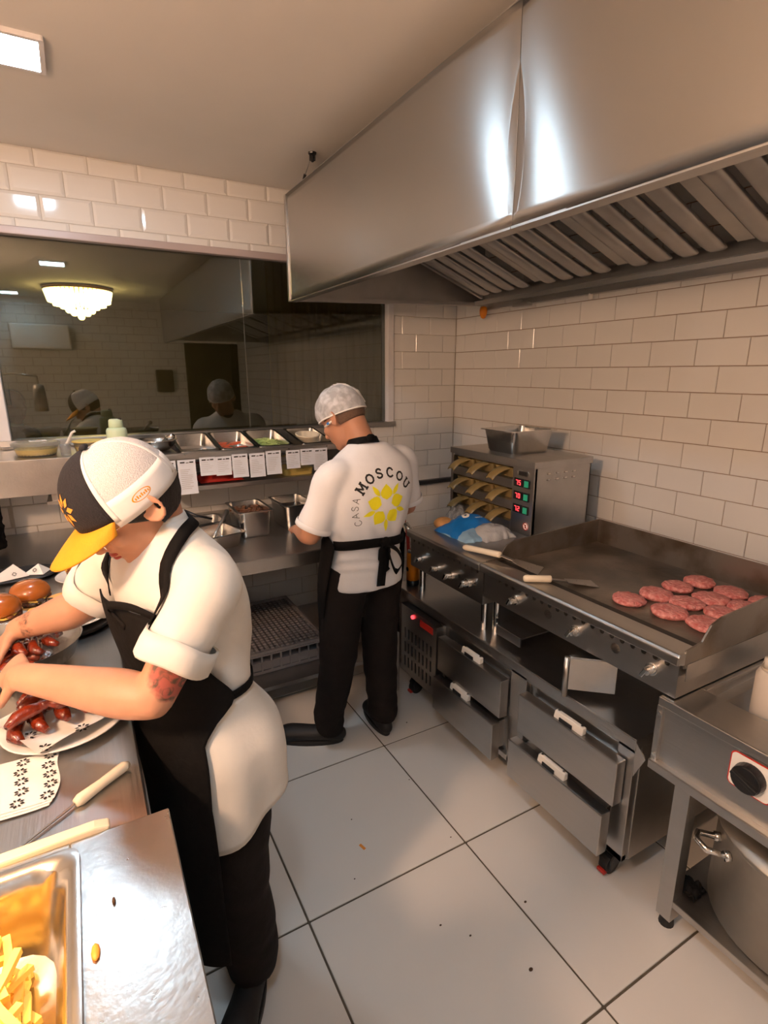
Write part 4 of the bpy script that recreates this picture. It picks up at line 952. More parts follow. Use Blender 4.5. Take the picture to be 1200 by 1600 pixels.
b.build('body', 'steel_y', nt_, bevel=.002)
for xx in (-.76, -.02):
    for yy in (NY0+.04, NY1-.06): MB().cyl((xx, yy, 0), (xx, yy, .13), .018, n=12).build('leg', 'steel_matte', nt_)
# sunken pan
fp_ = MB(); cx, cy, sx, sy = (PX0+PX1)/2, (PY0+PY1)/2, PX1-PX0, PY1-PY0
fp_.loft([rrect(cx, cy, ZN+.001, sx+.036, sy+.036, .02), rrect(cx, cy, ZN+.009, sx+.034, sy+.034, .02), rrect(cx, cy, ZN+.010, sx+.02, sy+.02, .03), rrect(cx, cy, ZN+.004, sx, sy, .045), rrect(cx, cy, ZN-.02, sx-.012, sy-.012, .045), rrect(cx, cy, ZN-.105, sx-.05, sy-.05, .05), rrect(cx, cy, ZN-.115, sx-.10, sy-.10, .04)], False, True)
o = fp_.build('sunken_pan', 'steel_pan', nt_); smooth_angle(o, .9)
# heat lamp on a stand beside the pan (out of the frame)
hl = thing('heat_lamp_offscreen', (-.66, .60, ZN), 'warm heat lamp on a bent arm above the fries pan', 'heat lamp')
HLX, HLY, HLZ = -.262, .66, 1.46
MB().lathe([(.06, ZN), (.06, ZN+.012), (.015, ZN+.02)], (-.70, .60, 0), 18).build('base', 'steel_y', hl)
MB().tube([(-.70, .60, ZN), (-.70, .60, 1.55), (-.66, .61, 1.62), (-.45, .64, 1.64), (HLX, HLY, 1.62), (HLX, HLY, HLZ+.06)], .010, 8).build('arm', 'chrome', hl, smooth=True)
MB().lathe([(.02, .09), (.04, .08), (.046, .04), (.054, -.14), (.052, -.14), (.043, .04), (.03, .07)], (HLX, HLY, HLZ), 24).build('shade', 'steel_y', hl, smooth=True)
MB().ell((HLX, HLY, HLZ), ((.036, 0, 0), (0, .036, 0), (0, 0, .036)), 16, 10).build('bulb_offscreen', 'heat_bulb', hl, smooth=True)
# warm globe lamp hanging at the left of the kitchen (out of the frame)
gb = thing('globe_lamp_offscreen', (-.91, .53, 1.93), 'bare warm globe lamp hanging from the ceiling beside the fries station', 'pendant lamp')
MB().ell((-.91, .53, 2.02), ((.08, 0, 0), (0, .08, 0), (0, 0, .08)), 20, 14).build('globe_offscreen', 'globe_lamp', gb, smooth=True)
MB().tube([(-.91, .53, 2.095), (-.91, .53, 2.13)], [.03, .025], 12).build('socket', 'white_plastic', gb); MB().tube([(-.91, .53, 2.13), (-.91, .53, ZC)], .004, 6).build('cord', 'white_plastic', gb)
# fries
fm = []
for i in range(4):
    L_ = .055+.012*i; mb = MB(); bend = .006*(i-1.5)
    rings = [[V((-L_/2+L_*t, q[0]+bend*math.sin(PI*t), q[1]+abs(bend)*math.sin(PI*t))) for q in ((-.0045, -.0045), (.0045, -.0045), (.0045, .0045), (-.0045, .0045))] for t in (0, .5, 1)]
    mb.loft(rings); o = mb.build('french_fry', 'fry', bevel=0); fm.append(o.data); bpy.data.objects.remove(o)
random.seed(21)
def seg_gap(a, b_):
    p1, d1 = a; p2, d2 = b_; r = p1-p2; A, B, C_, D, E = d1.dot(d1), d1.dot(d2), d2.dot(d2), d1.dot(r), d2.dot(r); den = A*C_-B*B
    s_ = 0 if den < 1e-12 else max(0, min(1, (B*E-C_*D)/den)); t_ = max(0, min(1, (B*s_+E)/C_)); s_ = max(0, min(1, (B*t_-D)/A))
    return (p1+d1*s_-p2-d2*t_).length
heap = []
for i in range(270):
    L_ = .055+.012*(i % 4); best = None
    for tr_ in range(6):                   # of several random spots take the lowest
        a, tilt = random.uniform(0, PI), random.uniform(-.12, .12); ux = abs(math.cos(a))*L_/2+.008; uy = abs(math.sin(a))*L_/2+.008
        x = random.uniform(PX1-.275+ux, PX1-.036-ux); y = random.uniform(.385+uy, PY1-.045-uy)
        d = V((math.cos(a)*math.cos(tilt), math.sin(a)*math.cos(tilt), -math.sin(tilt)))*(L_-.009); z = ZN-.110+abs(d.z)/2
        near = [h for h in heap if abs(h[2].x-x) < .095 and abs(h[2].y-y) < .095]
        while z < ZN-.02 and any(seg_gap((V((x, y, z))-d/2, d), h[:2]) < .0098 for h in near): z += .003
        if best is None or z < best[0]: best = (z, x, y, a, tilt, d)
    z, x, y, a, tilt, d = best; c_ = V((x, y, z)); heap.append((c_-d/2, d, c_))
    o = bpy.data.objects.new('french_fry', fm[i % 4]); COL.objects.link(o); o.location = c_-V((0, 0, .0))
    o.rotation_euler = (0, tilt, a); tag(o, 'golden french fry heaped in the sunken pan', 'french fry', 'fries in the sunken pan')
cs_ = MB().prism([(-.42, .823, ZN-.06), (-.036, .823, ZN-.06), (-.034, .823, ZN+.004), (-.055, .823, ZN+.009), (-.42, .823, ZN+.002)], (0, .020, 0)).build('cream_board', 'cream_plastic', bevel=.003)
tag(cs_, 'cream plastic board tucked upright behind the fries station', 'board')
for (x, y, s_, m, lb) in ((-.061, .62, .009, 'orange_bit', 'orange crumb on the steel top beside the fries pan'), (-.037, .683, .004, 'crumb', 'dark crumb on the steel top beside the fries pan')):
    o = MB().ell((x, y, ZN+.002), ((s_*.6, 0, 0), (0, s_*1.4, 0), (0, 0, .004)), 8, 6).build('crumb', m, smooth=True); tag(o, lb, 'crumb')
# burgers
def burger(x, y, z, r, label, rz=0, open_=False):
    t = thing('burger', (x, y, z), label, 'burger', 'burgers on the prep counter')
    MB().lathe([(r*.8, z), (r*.97, z+.006), (r, z+.014), (r*.94, z+.02), (r*.4, z+.021)], (x, y, 0), 28).build('bottom_bun', 'bun_base', t, smooth=True)
    MB().lathe([(r*.5, z+.018), (r*.98, z+.02), (r*1.01, z+.028), (r*.96, z+.036), (r*.3, z+.037)], (x, y, 0), 28).build('patty', 'beef_cooked', t, smooth=True)
    on = MB()
    for k in range(16):
        a = 2*PI*k/16+.2*math.sin(k*3); rr = r*(.93+.08*math.sin(k*5)); on.ell((x+rr*math.cos(a), y+rr*math.sin(a), z+.037+.003*math.sin(k*7)), ((.012*math.cos(a+1.57), .012*math.sin(a+1.57), 0), (.006*math.cos(a), .006*math.sin(a), 0), (0, 0, .0045)), 8, 5)
    on.build('onions', 'onion', t, smooth=True)
    ch_ = MB(); n = 24
    ch_.loft([[V((x+r*q*(1+.07*math.sin(4*2*PI*k/n))*math.cos(2*PI*k/n), y+r*q*(1+.07*math.sin(4*2*PI*k/n))*math.sin(2*PI*k/n), z+zz-.004*(1+math.sin(8*PI*k/n)))) for k in range(n)] for q, zz in ((.3, .046), (1.0, .044), (1.0, .041))])
    ch_.build('cheese', 'cheese', t, smooth=True)
    if not open_: MB().lathe([(r*.5, z+.041), (r*.98, z+.042), (r*1.04, z+.05), (r*1.0, z+.064), (r*.86, z+.079), (r*.6, z+.090), (r*.25, z+.095), (.004, z+.096)], (x, y, 0), 32).build('top_bun', 'bun_top', t, smooth=True)
burger(-.213, 2.08, ZT, .060, 'glossy burger standing directly on the steel counter')
burger(-.052, 2.285, ZT+.012, .058, 'glossy burger half hidden behind the arm of the cook in the cap')
burger(-.285, 1.93, ZT+.016, .060, 'burger with melted cheese on a white plate at the counter')
def plate(x, y, z, r, label, m='porcelain', h=.016):
    o = MB().lathe([(r*.6, z), (r*.72, z+.003), (r, z+h), (r*1.0, z+h+.002), (r*.97, z+h+.002), (r*.7, z+.006), (.02, z+.005)], (x, y, 0), 40).build('plate', m, smooth=True); tag(o, label, 'plate'); return o
plate(-.285, 1.93, ZT, .098, 'white plate under the burger with melted cheese')
plate(-.05, 2.30, ZT, .10, 'white plate under the far glossy burger')
plate(-.095, 1.86, ZT+.02, .118, 'white plate with paper liner holding an open burger')
sl = MB().lathe([(.10, ZT), (.118, ZT+.004), (.126, ZT+.018), (.12, ZT+.020), (.02, ZT+.020)], (-.095, 1.86, 0), 40).build('serving_board', 'slate_black', smooth=True); tag(sl, 'round black serving board under the lined white plate', 'serving board')
def petals(mb, c_, r, ax, ay, n=8):
    for k in range(n):
        a = 2*PI*k/n; d = ax*math.cos(a)+ay*math.sin(a); s_ = ax*-math.sin(a)+ay*math.cos(a)
        w_ = r*(.17 if k % 2 else .24); mb.add([c_+d*r*.32, c_+d*r*.66+s_*w_, c_+d*r, c_+d*r*.66-s_*w_], [(0, 1, 2, 3)])
def liner(cx, cy, z, sx, sy, rz, label, spots, lift=.012, ps=.016, name='liner_paper'):
    t = thing(name, (cx, cy, z), label, 'paper liner')
    R = Matrix.Rotation(rz, 3, 'Z')
    def lf(u, v, up=0):
        a, c_ = (u-.5)*2, (v-.5)*2; p = R @ V((a*sx/2, c_*sy/2, 0))
        return V((cx+p.x, cy+p.y, z+up+lift*(max(abs(a), abs(c_))**3)+.002*math.sin(a*5+c_*3)))
    MB().grid(lambda u, v: lf(u, v), 12, 12).build('sheet', 'paper', t, smooth=True)
    mb = MB(); ax, ay = R @ V((1, 0, 0)), R @ V((0, 1, 0))
    for u, v in spots: petals(mb, lf(u, v, .0022), ps, ax, ay)
    mb.build('printed_flowers', 'black_print', t)['kind'] = 'stuff'
liner(-.095, 1.86, ZT+.028, .17, .17, .4, 'white paper liner with small black flowers under the open burger', [(.85, .35), (.9, .7), (.3, .1), (.15, .5)], .010)
burger(-.155, 1.84, ZT+.032, .052, 'open burger heaped with dark onions on the lined plate', open_=True)
ob = MB()
for k in range(30):
    a = random.uniform(0, 6.28); rr = random.uniform(0, .046); ob.ell((-.155+rr*math.cos(a), 1.84+rr*math.sin(a), ZT+.082+random.uniform(0, .014)), ((.012*math.cos(k), .012*math.sin(k), 0), (-.005*math.sin(k), .005*math.cos(k), 0), (0, 0, .0045)), 8, 5)
o = ob.build('caramelised_onions', 'sauce_dark', smooth=True); o['kind'] = 'stuff'; tag(o, 'glossy dark onions heaped on the open burger', 'onions')
bl = MB().lathe([(.03, .078), (.052, .08), (.054, .088), (.046, .104), (.02, .113)], (-.108, 1.895, ZT-.02), 24).build('bun_lid', 'bun_base', smooth=True); tag(bl, 'pale bun half leaning behind the open burger', 'bun')
# long black slate tray with papers
ty_ = MB().loft([rrect(-.345, 2.435, ZT, .36, .15, .06), rrect(-.345, 2.435, ZT+.012, .40, .18, .07), rrect(-.345, 2.435, ZT+.016, .39, .17, .07), rrect(-.345, 2.435, ZT+.008, .34, .13, .05)]).build('serving_tray', 'slate_black'); smooth_angle(ty_, .6); tag(ty_, 'oval black tray with folded napkins by the wall', 'tray')
for (x, y, s_, rz, lb) in ((-.285, 2.42, .10, .3, 'tall folded white napkin on the black tray'), (-.205, 2.43, .07, -.4, 'small folded white napkin at the end of the black tray')):
    t = thing('folded_napkin', (x, y, ZT+.01), lb, 'napkin')
    R = Matrix.Rotation(rz, 3, 'Z'); q = lambda a, b_, c_: V((x, y, ZT+.010)) + R @ V((a, b_, c_))
    MB().add([q(-s_*.7, -.03, 0), q(s_*.4, -.03, 0), q(0, .0, s_*.5), q(-s_*.7, .03, 0), q(s_*.4, .03, 0)], [(0, 1, 2), (3, 2, 4), (0, 2, 3), (1, 4, 2)]).build('fold', 'paper', t, solid=.0008)
    mb = MB(); petals(mb, q(-.006, -.0215, .016), .009, R @ V((1, 0, 0)), (R @ V((0, .5, .8))).normalized()); mb.build('printed_flower', 'black_print', t)
# steel bowl with glazed wings
bwl = MB().lathe([(.085, ZT), (.10, ZT+.006), (.135, ZT+.04), (.152, ZT+.088), (.157, ZT+.09), (.150, ZT+.086), (.13, ZT+.042), (.095, ZT+.012), (.02, ZT+.009)], (-.215, 1.60, 0), 44).build('mixing_bowl', 'steel_pan', smooth=True)
tag(bwl, 'large steel mixing bowl in which the cook tosses wings', 'bowl')
def wing_mesh(sd):
    random.seed(sd); pts = []; rr = []
    L_ = .095+.025*random.random(); bend = random.uniform(.015, .03)
    for k in range(7):
        t = k/6; pts.append(V((-L_/2+L_*t, bend*math.sin(PI*t)+.010*noise.noise(V((t*3, sd*3.3, 0))), .012+.006*noise.noise(V((t*4, sd*2.1, 7)))+.004*math.sin(PI*t)))); rr.append([.007, .013, .0155, .012, .0095, .0125, .008][k]*(1+.35*noise.noise(V((t*4, sd, 3)))))
    return MB().tube(pts, rr, 12)
wms = []
for sd in range(4):
    o = wing_mesh(sd).build('chicken_wing', 'wing_glaze', smooth=True, origin=(0, 0, 0)); wms.append(o.data); bpy.data.objects.remove(o)
def wing(i, x, y, z, rz, label, group, sc=1, rx=0):
    o = bpy.data.objects.new('chicken_wing', wms[i % 4]); COL.objects.link(o); o.location = (x, y, z); o.rotation_euler = (rx, random.uniform(-.15, .15), rz); o.scale = (sc, sc, sc)
    tag(o, label, 'chicken wing', group)
random.seed(5)
BW = []                                    # three layers laid side by side, away from the hand
for k in range(5): BW.append((-.215-.072+.036*k, 1.60, .010, PI/2))
for k in range(6): BW.append((-.215, 1.60-.09+.036*k, .040, 0))
for k in range(3): BW.append((-.19+.037*k, 1.585, .070, PI/2))
for i, (x, y, z, rz) in enumerate(BW): wing(i, x, y, ZT+z, rz+random.uniform(-.08, .08), 'dark glazed chicken wing inside the steel mixing bowl', 'glazed wings in the mixing bowl', .92)
plate(-.105, 1.29, ZT, .128, 'white plate with paper liner holding glazed wings', h=.018)
liner(-.11, 1.285, ZT+.012, .20, .19, .5, 'white paper liner with black flowers under the glazed wings', [(.1, .1), (.12, .45), (.9, .12), (.5, .1), (.88, .86), (.45, .9)], .022, .016)
for i, (dx, dy, rz, zz) in enumerate([(-.060+.040*k, -.006+.010*k, 1.35, 0) for k in range(4)]+[(-.036+.008*k, -.038+.040*k, .20, .031) for k in range(3)]):
    wing(i, -.11+dx, 1.285+dy, ZT+.021+zz, rz, 'sticky glazed chicken wing on the lined white plate', 'glazed wings on the plate', 1.05)
# paper stack and lined plate in front
sp = thing('paper_stack', (-.17, 1.13, ZT), 'stack of white paper sheets printed with black flowers by the knife', 'paper stack')
def sf(u, v, up=0):
    x = -.30+u*.175+.012*v*(u > .5)+.006*math.sin(v*6); y = 1.045+v*.158-.02*(1-u)+.006*math.sin(u*5)
    return V((x, y, ZT+.0052+up+.0015*math.sin(u*3+v*2)))
for k in range(3): MB().grid(lambda u, v, k=k: sf(u, v, -.0014*k)+V((-.004*k, -.006*k, 0)), 10, 10).build('sheet', 'paper', sp, smooth=True)
mb = MB()
for i in range(4):
    for j in range(5): petals(mb, sf(.10+.27*i, .10+.2*j, .0015), .0135, V((.93, -.3, 0)), V((.3, .93, 0)))
mb.build('printed_flowers', 'black_print', sp)['kind'] = 'stuff'
bp2 = plate(-.362, 1.315, ZT, .115, 'white plate beside the glazed wings plate, behind the paper stack', h=.014)
# knife
kn_ = thing('chef_knife', (-.06, 1.03, ZT), 'long knife with cream handle lying on the prep counter', 'knife')
MB().tube([(.004, 1.064, ZT+.010), (-.004, 1.058, ZT+.012), (-.045, 1.031, ZT+.010), (-.082, 1.006, ZT+.009), (-.09, 1.001, ZT+.008)], [.006, .0105, .0095, .0115, .008], 10).build('handle', 'cream_plastic', kn_, smooth=True)
MB().prism([(-.086, 1.011, ZT+.006), (-.096, .994, ZT+.006), (-.168, .943, ZT+.003), (-.172, .945, ZT+.003)], (0, 0, .0018)).build('blade', 'steel', kn_)
# dark bag at the wall on the left
bgk = MB().grid(lambda u, v: (-.52+.17*u+.012*noise.noise(V((u*6, v*9, 1))), 2.88-.10*math.sin(PI*u)**.6+.02*noise.noise(V((u*5, v*8, 4))), ZT+.014+.23*v+.013*noise.noise(V((u*7, v*7, 9)))), 18, 24).build('black_bag', 'black_cloth', smooth=True, solid=.006)
tag(bgk, 'crumpled black bag hanging against the tiled wall', 'bag')
# specks on the floor
random.seed(3)
for (x, y, s_) in ((.93, .82, .007), (.78, 1.05, .004), (1.0, 1.30, .003), (1.02, 1.62, .003), (.62, 1.32, .003), (1.10, 2.06, .004), (1.21, 1.95, .004), (.84, .98, .004), (1.06, .98, .005), (.72, 1.55, .003)):
    o = MB().ell((x, y, .001), ((s_, 0, 0), (0, s_*.7, 0), (0, 0, s_*.5)), 8, 5).build('crumb', 'crumb', smooth=True); tag(o, 'small dark crumb on the white floor tiles', 'crumb', 'crumbs on the floor')
o = MB().box((.70, 1.42, .0012), (.010, .028, .002), Matrix.Rotation(.25, 3, 'Z')).build('food_scrap', 'orange_bit', bevel=.001); tag(o, 'thin tan food scrap on the white floor tiles', 'food scrap')
# reflected things on the wall behind the camera
dp = MB().bb(1.08, 1.32, YF, YF+.10, 1.37, 1.69).build('towel_dispenser', 'black_plastic', bevel=.02); tag(dp, 'black paper towel dispenser reflected in the window glass', 'towel dispenser')
ac = MB().bb(-.62, .05, YF, YF+.24, 1.95, 2.26).build('air_conditioner', 'white_plastic', bevel=.02); tag(ac, 'long white wall unit reflected in the window glass', 'air conditioner')
# ================================================================== PEOPLE
def cr(pts, m=5):
    """Catmull-Rom through tuples of numbers"""
    out = []; n = len(pts)
    for i in range(n-1):
        p0, p1, p2, p3 = pts[max(i-1, 0)], pts[i], pts[i+1], pts[min(i+2, n-1)]
        for k in range(m):
            t = k/m
            out.append(tuple(.5*((2*b_)+(-a+c_)*t+(2*a-5*b_+4*c_-d)*t*t+(-a+3*b_-3*c_+d)*t*t*t) for a, b_, c_, d in zip(p0, p1, p2, p3)))
    out.append(tuple(pts[-1])); return out
def sweep(mb, pts, side=None, n=18, dome=True, m=5):
    """pts: (point, ra, rb); ra along side, rb across"""
    q = cr([(*V(p), a, b_) for p, a, b_ in pts], m); P = [V(t[:3]) for t in q]; rings = []
    s_ = V(side) if side is not None else (P[1]-P[0]).orthogonal()
    for i, p in enumerate(P):
        t = (P[min(i+1, len(P)-1)]-P[max(i-1, 0)]).normalized(); a = (s_-t*s_.dot(t)).normalized(); c_ = t.cross(a)
        if side is None: s_ = a
        ra, rb = q[i][3], q[i][4]
        ring = lambda pp, k: [pp+a*ra*k*math.cos(2*PI*j/n)+c_*rb*k*math.sin(2*PI*j/n) for j in range(n)]
        r = min(ra, rb)
        if i == 0 and dome: rings += [ring(p-t*r*.95, .3), ring(p-t*r*.6, .8)]
        rings.append(ring(p, 1))
        if i == len(P)-1 and dome: rings += [ring(p+t*r*.6, .8), ring(p+t*r*.95, .3)]
    mb.loft(rings); return mb
def fuse(mb, voxel, it=4, f=.5):
    """one continuous skin over the overlapping pieces"""
    me = bpy.data.meshes.new('tmp'); me.from_pydata([tuple(p) for p in mb.v], [], mb.f); me.validate()
    bm = bmesh.new(); bm.from_mesh(me); bmesh.ops.recalc_face_normals(bm, faces=bm.faces); bm.to_mesh(me); bm.free()
    o = bpy.data.objects.new('tmp', me); COL.objects.link(o)
    r = o.modifiers.new('r', 'REMESH'); r.mode = 'VOXEL'; r.voxel_size = voxel
    sm = o.modifiers.new('s', 'SMOOTH'); sm.factor = f; sm.iterations = it
    dg = bpy.context.evaluated_depsgraph_get(); ev = o.evaluated_get(dg)
    m2 = ev.to_mesh(); out = MB(); out.v = [v.co.copy() for v in m2.vertices]; out.f = [tuple(p.vertices) for p in m2.polygons]
    ev.to_mesh_clear(); bpy.data.objects.remove(o); bpy.data.meshes.remove(me)
    return out
def wrinkle(mb, amp, sc, fn=None, seed=0):
    me = bpy.data.meshes.new('t'); me.from_pydata([tuple(p) for p in mb.v], [], mb.f); me.update()
    nr = [v.normal.copy() for v in me.vertices]; bpy.data.meshes.remove(me)
    for i, p in enumerate(mb.v):
        k = noise.noise(V((p.x*sc[0]+seed, p.y*sc[1], p.z*sc[2])))+.5*noise.noise(V((p.x*sc[0]*2.1+seed, p.y*sc[1]*2.1, p.z*sc[2]*2.3)))
        mb.v[i] = p+nr[i]*amp*k*(fn(p) if fn else 1)
    return mb
def hand(mb, wrist, d, palm, side, curl=.5, sc=1.0, thumb=1):
    """d: wrist->fingers, palm: palm normal, side: towards thumb"""
    d, palm, side = V(d).normalized(), V(palm).normalized(), V(side).normalized()
    wr_ = V(wrist); kn = wr_+d*.085*sc
    sweep(mb, [(wr_-d*.02, .027*sc, .021*sc), (wr_+d*.03*sc, .036*sc, .017*sc), (wr_+d*.075*sc, .041*sc, .014*sc), (kn, .039*sc, .012*sc)], side, 14)
    for k, (off, ln) in enumerate(((.030, .070), (.0105, .080), (-.0095, .075), (-.029, .058))):
        p = wr_+d*(.080-.004*abs(k-1))*sc+side*off*sc; a = .25+.1*k; pts = [(p-d*.015, .0085*sc, .0085*sc)]; dd = d
        for j, fr in enumerate((.42, .33, .25)):
            an = curl*(.7+.35*j); dd = (dd*math.cos(an)+palm*math.sin(an)).normalized(); p = p+dd*ln*fr*sc
            pts.append((p, (.0083-.0008*j)*sc, (.0083-.0008*j)*sc))
        sweep(mb, pts, side, 10, m=3)
    p = wr_+d*.025*sc+side*.028*sc; t1 = (d*.55+side*.75+palm*.25).normalized(); p1 = p+t1*.036*sc; t2 = (d*.85+side*.25+palm*.45).normalized(); p2 = p1+t2*.032*sc
    sweep(mb, [(p-t1*.01, .014*sc, .014*sc), (p1, .0105*sc, .0105*sc), (p2, .0085*sc, .0085*sc)], palm, 10, m=3)
def head(mb, c_, f, u, l, s=1.0):
    c_, f, u, l = V(c_), V(f), V(u), V(l)
    P = lambda a, b_, d=0: c_+(f*a+u*b_+l*d)*s
    mb.ell(P(-.008, .025), (f*.096*s, l*.076*s, u*.092*s), 28, 18)
    mb.ell(P(.022, -.025), (f*.070*s, l*.064*s, u*.085*s), 24, 14)
    mb.ell(P(.036, -.072), (f*.050*s, l*.046*s, u*.036*s), 18, 12)
    mb.ell(P(.068, -.092), (f*.022*s, l*.024*s, u*.018*s), 14, 10)
    mb.ell(P(.070, .025), (f*.024*s, l*.052*s, u*.014*s), 16, 10)      # brow
    sweep(mb, [(P(.084, .012), .008*s, .008*s), (P(.100, -.012), .010*s, .010*s), (P(.108, -.030), .0155*s, .012*s)], l, 12, m=3)
    for q in (-1, 1):
        mb.ell(P(.102, -.031, q*.011), (f*.010*s, l*.008*s, u*.008*s), 10, 8)
        mb.ell(P(.062, -.02, q*.040), (f*.024*s, l*.020*s, u*.022*s), 12, 8)   # cheek
        e0 = P(-.010, -.006, q*.079); tf = (f*.95-l*q*.28).normalized(); tl = (l*q*.95+f*.28).normalized()
        n = 16; rim = []
        for k in range(n+1):
            a = 2*PI*k/n; rim.append((e0+tf*(-.006+.020*math.cos(a))*s+u*(.004+.031*math.sin(a)*(1 if math.sin(a) > 0 else .85))*s+tl*.012*s*(.6+.4*math.cos(a+2.6)), .0052*s, .0052*s))
        sweep(mb, rim, tl, 8, m=2, dome=False)
        mb.ell(e0+tf*-.002*s, (tf*.015*s, tl*.007*s, u*.027*s), 14, 8)
    mb.ell(P(.088, -.052), (f*.012*s, l*.022*s, u*.008*s), 12, 8); mb.ell(P(.086, -.064), (f*.012*s, l*.019*s, u*.008*s), 12, 8)
def sect_fn(tab):
    """tab rows: z, cx, cy, rf, rs  (descending or ascending z) -> smooth interpolation"""
    tab = sorted(tab); zs = [t[0] for t in tab]
    def g(z):
        z = max(zs[0], min(zs[-1], z)); i = max(k for k in range(len(zs)) if zs[k] <= z+1e-9); i = min(i, len(zs)-2)
        t = (z-zs[i])/(zs[i+1]-zs[i]); p = [tab[max(i-1, 0)], tab[i], tab[i+1], tab[min(i+2, len(tab)-1)]]
        return [.5*(2*b_+(-a+c_)*t+(2*a-5*b_+4*c_-d)*t*t+(-a+3*b_-3*c_+d)*t**3) for a, b_, c_, d in zip(*p)][1:]
    return g
def torso_pt(g, F, L, z, phi, off=0, sup=.85):
    cx, cy, rf, rs = g(z); c_, s_ = math.cos(phi), math.sin(phi)
    k = (abs(c_)**(2/sup*1.0)+abs(s_)**(2/sup))**(-sup/2) if sup != 1 else 1
    return V((cx, cy, z))+F*(rf+off)*c_*k+L*(rs+off)*s_*k
def loft_torso(mb, g, F, L, z0, z1, n=40, m=26, off=0, hem=None):
    rings = []
    for i in range(m+1):
        ring = []
        for k in range(n):
            ph = 2*PI*k/n; zl = z0+(hem(ph) if hem else 0); z = zl+(z1-zl)*i/m
            ring.append(torso_pt(g, F, L, z, ph, off))
        rings.append(ring)
    mb.loft(rings)
def body_obj(mb, name, mats, parent, origin, regions=None):
    o = mb.build(name, mats[0], parent, smooth=True, origin=origin)
    for m in mats[1:]: o.data.materials.append(MATS[m])
    if regions:
        for p in o.data.polygons:
            c_ = V(p.center)+V(origin)
            for idx, fn in regions:
                if fn(c_): p.material_index = idx
    return o
def strip(pts, nrm, w0, mb=None, taper=None):
    """flat ribbon along pts; nrm(i) gives surface normal"""
    mb = mb or MB(); rows = []
    for i, p in enumerate(pts):
        t = (pts[min(i+1, len(pts)-1)]-pts[max(i-1, 0)]).normalized(); s_ = t.cross(nrm(i)).normalized(); ww = w0*(taper(i/(len(pts)-1)) if taper else 1)
        rows.append([p-s_*ww/2, p+s_*ww/2])
    o = len(mb.v)
    for r in rows: mb.v += r
    for i in range(len(rows)-1): mb.f.append((o+2*i, o+2*i+1, o+2*i+3, o+2*i+2))
    return mb
def bvh_of(mb): return BVHTree.FromPolygons([tuple(p) for p in mb.v], mb.f)
def snap(bv, p, off):
    loc, nr, _, _ = bv.find_nearest(p); return loc+nr*off, nr
def shoe(parent, ankle, toe, z=0, name='shoe'):
    a, t = V(ankle), V(toe); d = V((t.x-a.x, t.y-a.y, 0)); L_ = d.length; d.normalize(); s_ = V((-d.y, d.x, 0))
    mb = MB(); P = lambda x, h: V((a.x, a.y, 0))+d*x+V((0, 0, h))
    sweep(mb, [(P(-.045, .042), .030, .034), (P(.0, .045), .038, .040), (P(.07, .040), .041, .036), (P(L_*.72, .040), .048, .036), (P(L_-.03, .034), .042, .030)], s_, 18)
    sweep(mb, [(P(-.01, .05), .036, .040), (P(-.008, .10), .040, .046)], s_, 16)
    mb = fuse(mb, .007, 4)
    for i, p in enumerate(mb.v):
        if p.z < .004: mb.v[i] = V((p.x, p.y, .004))
    o = mb.build(name, 'black_rubber', parent, smooth=True)
    so = MB(); n = 28
    ring = lambda h, k: [P(0, 0)+d*((L_-.03)/2-.008+((L_+.075)/2*k)*math.cos(2*PI*j/n))+s_*(.045*k*math.sin(2*PI*j/n))*(1+.1*math.cos(2*PI*j/n))+V((0, 0, h)) for j in range(n)]
    so.loft([ring(0, .97), ring(.004, 1), ring(.018, 1), ring(.022, .97)]).build('sole', 'black_rubber', o)
    return o

def paint_ink(mname, spots):
    """tattoos: inked patches at fixed places of the skin"""
    m = MATS[mname]; N, L_ = m.node_tree.nodes, m.node_tree.links; b_ = N['Principled BSDF']
    src = b_.inputs['Base Color'].links[0].from_socket; tc = N.new('ShaderNodeTexCoord')
    for c_, r, c1, c2, sc in spots:
        d = N.new('ShaderNodeVectorMath'); d.operation = 'DISTANCE'; d.inputs[1].default_value = tuple(c_); L_.new(tc.outputs['Object'], d.inputs[0])
        n = N.new('ShaderNodeTexNoise'); n.inputs['Scale'].default_value = sc; n.inputs['Detail'].default_value = 4; L_.new(tc.outputs['Object'], n.inputs['Vector'])
        ad = N.new('ShaderNodeMath'); ad.operation = 'MULTIPLY_ADD'; ad.inputs[1].default_value = .035; L_.new(n.outputs['Fac'], ad.inputs[0]); L_.new(d.outputs['Value'], ad.inputs[2])
        mr = N.new('ShaderNodeMapRange'); mr.inputs[1].default_value = r+.012; mr.inputs[2].default_value = r+.022; mr.inputs[3].default_value = .9; mr.inputs[4].default_value = 0; L_.new(ad.outputs[0], mr.inputs[0])
        rp = N.new('ShaderNodeValToRGB'); e = rp.color_ramp.elements; e[0].position = .45; e[0].color = (*c1, 1); e[1].position = .58; e[1].color = (*c2, 1)
        n2 = N.new('ShaderNodeTexNoise'); n2.inputs['Scale'].default_value = sc*.9; n2.inputs['Distortion'].default_value = 1.5; L_.new(tc.outputs['Object'], n2.inputs['Vector']); L_.new(n2.outputs['Fac'], rp.inputs[0])
        mx = N.new('ShaderNodeMix'); mx.data_type = 'RGBA'; L_.new(mr.outputs[0], mx.inputs[0]); L_.new(src, mx.inputs[6]); L_.new(rp.outputs[0], mx.inputs[7]); src = mx.outputs[2]
    L_.new(src, b_.inputs['Base Color'])
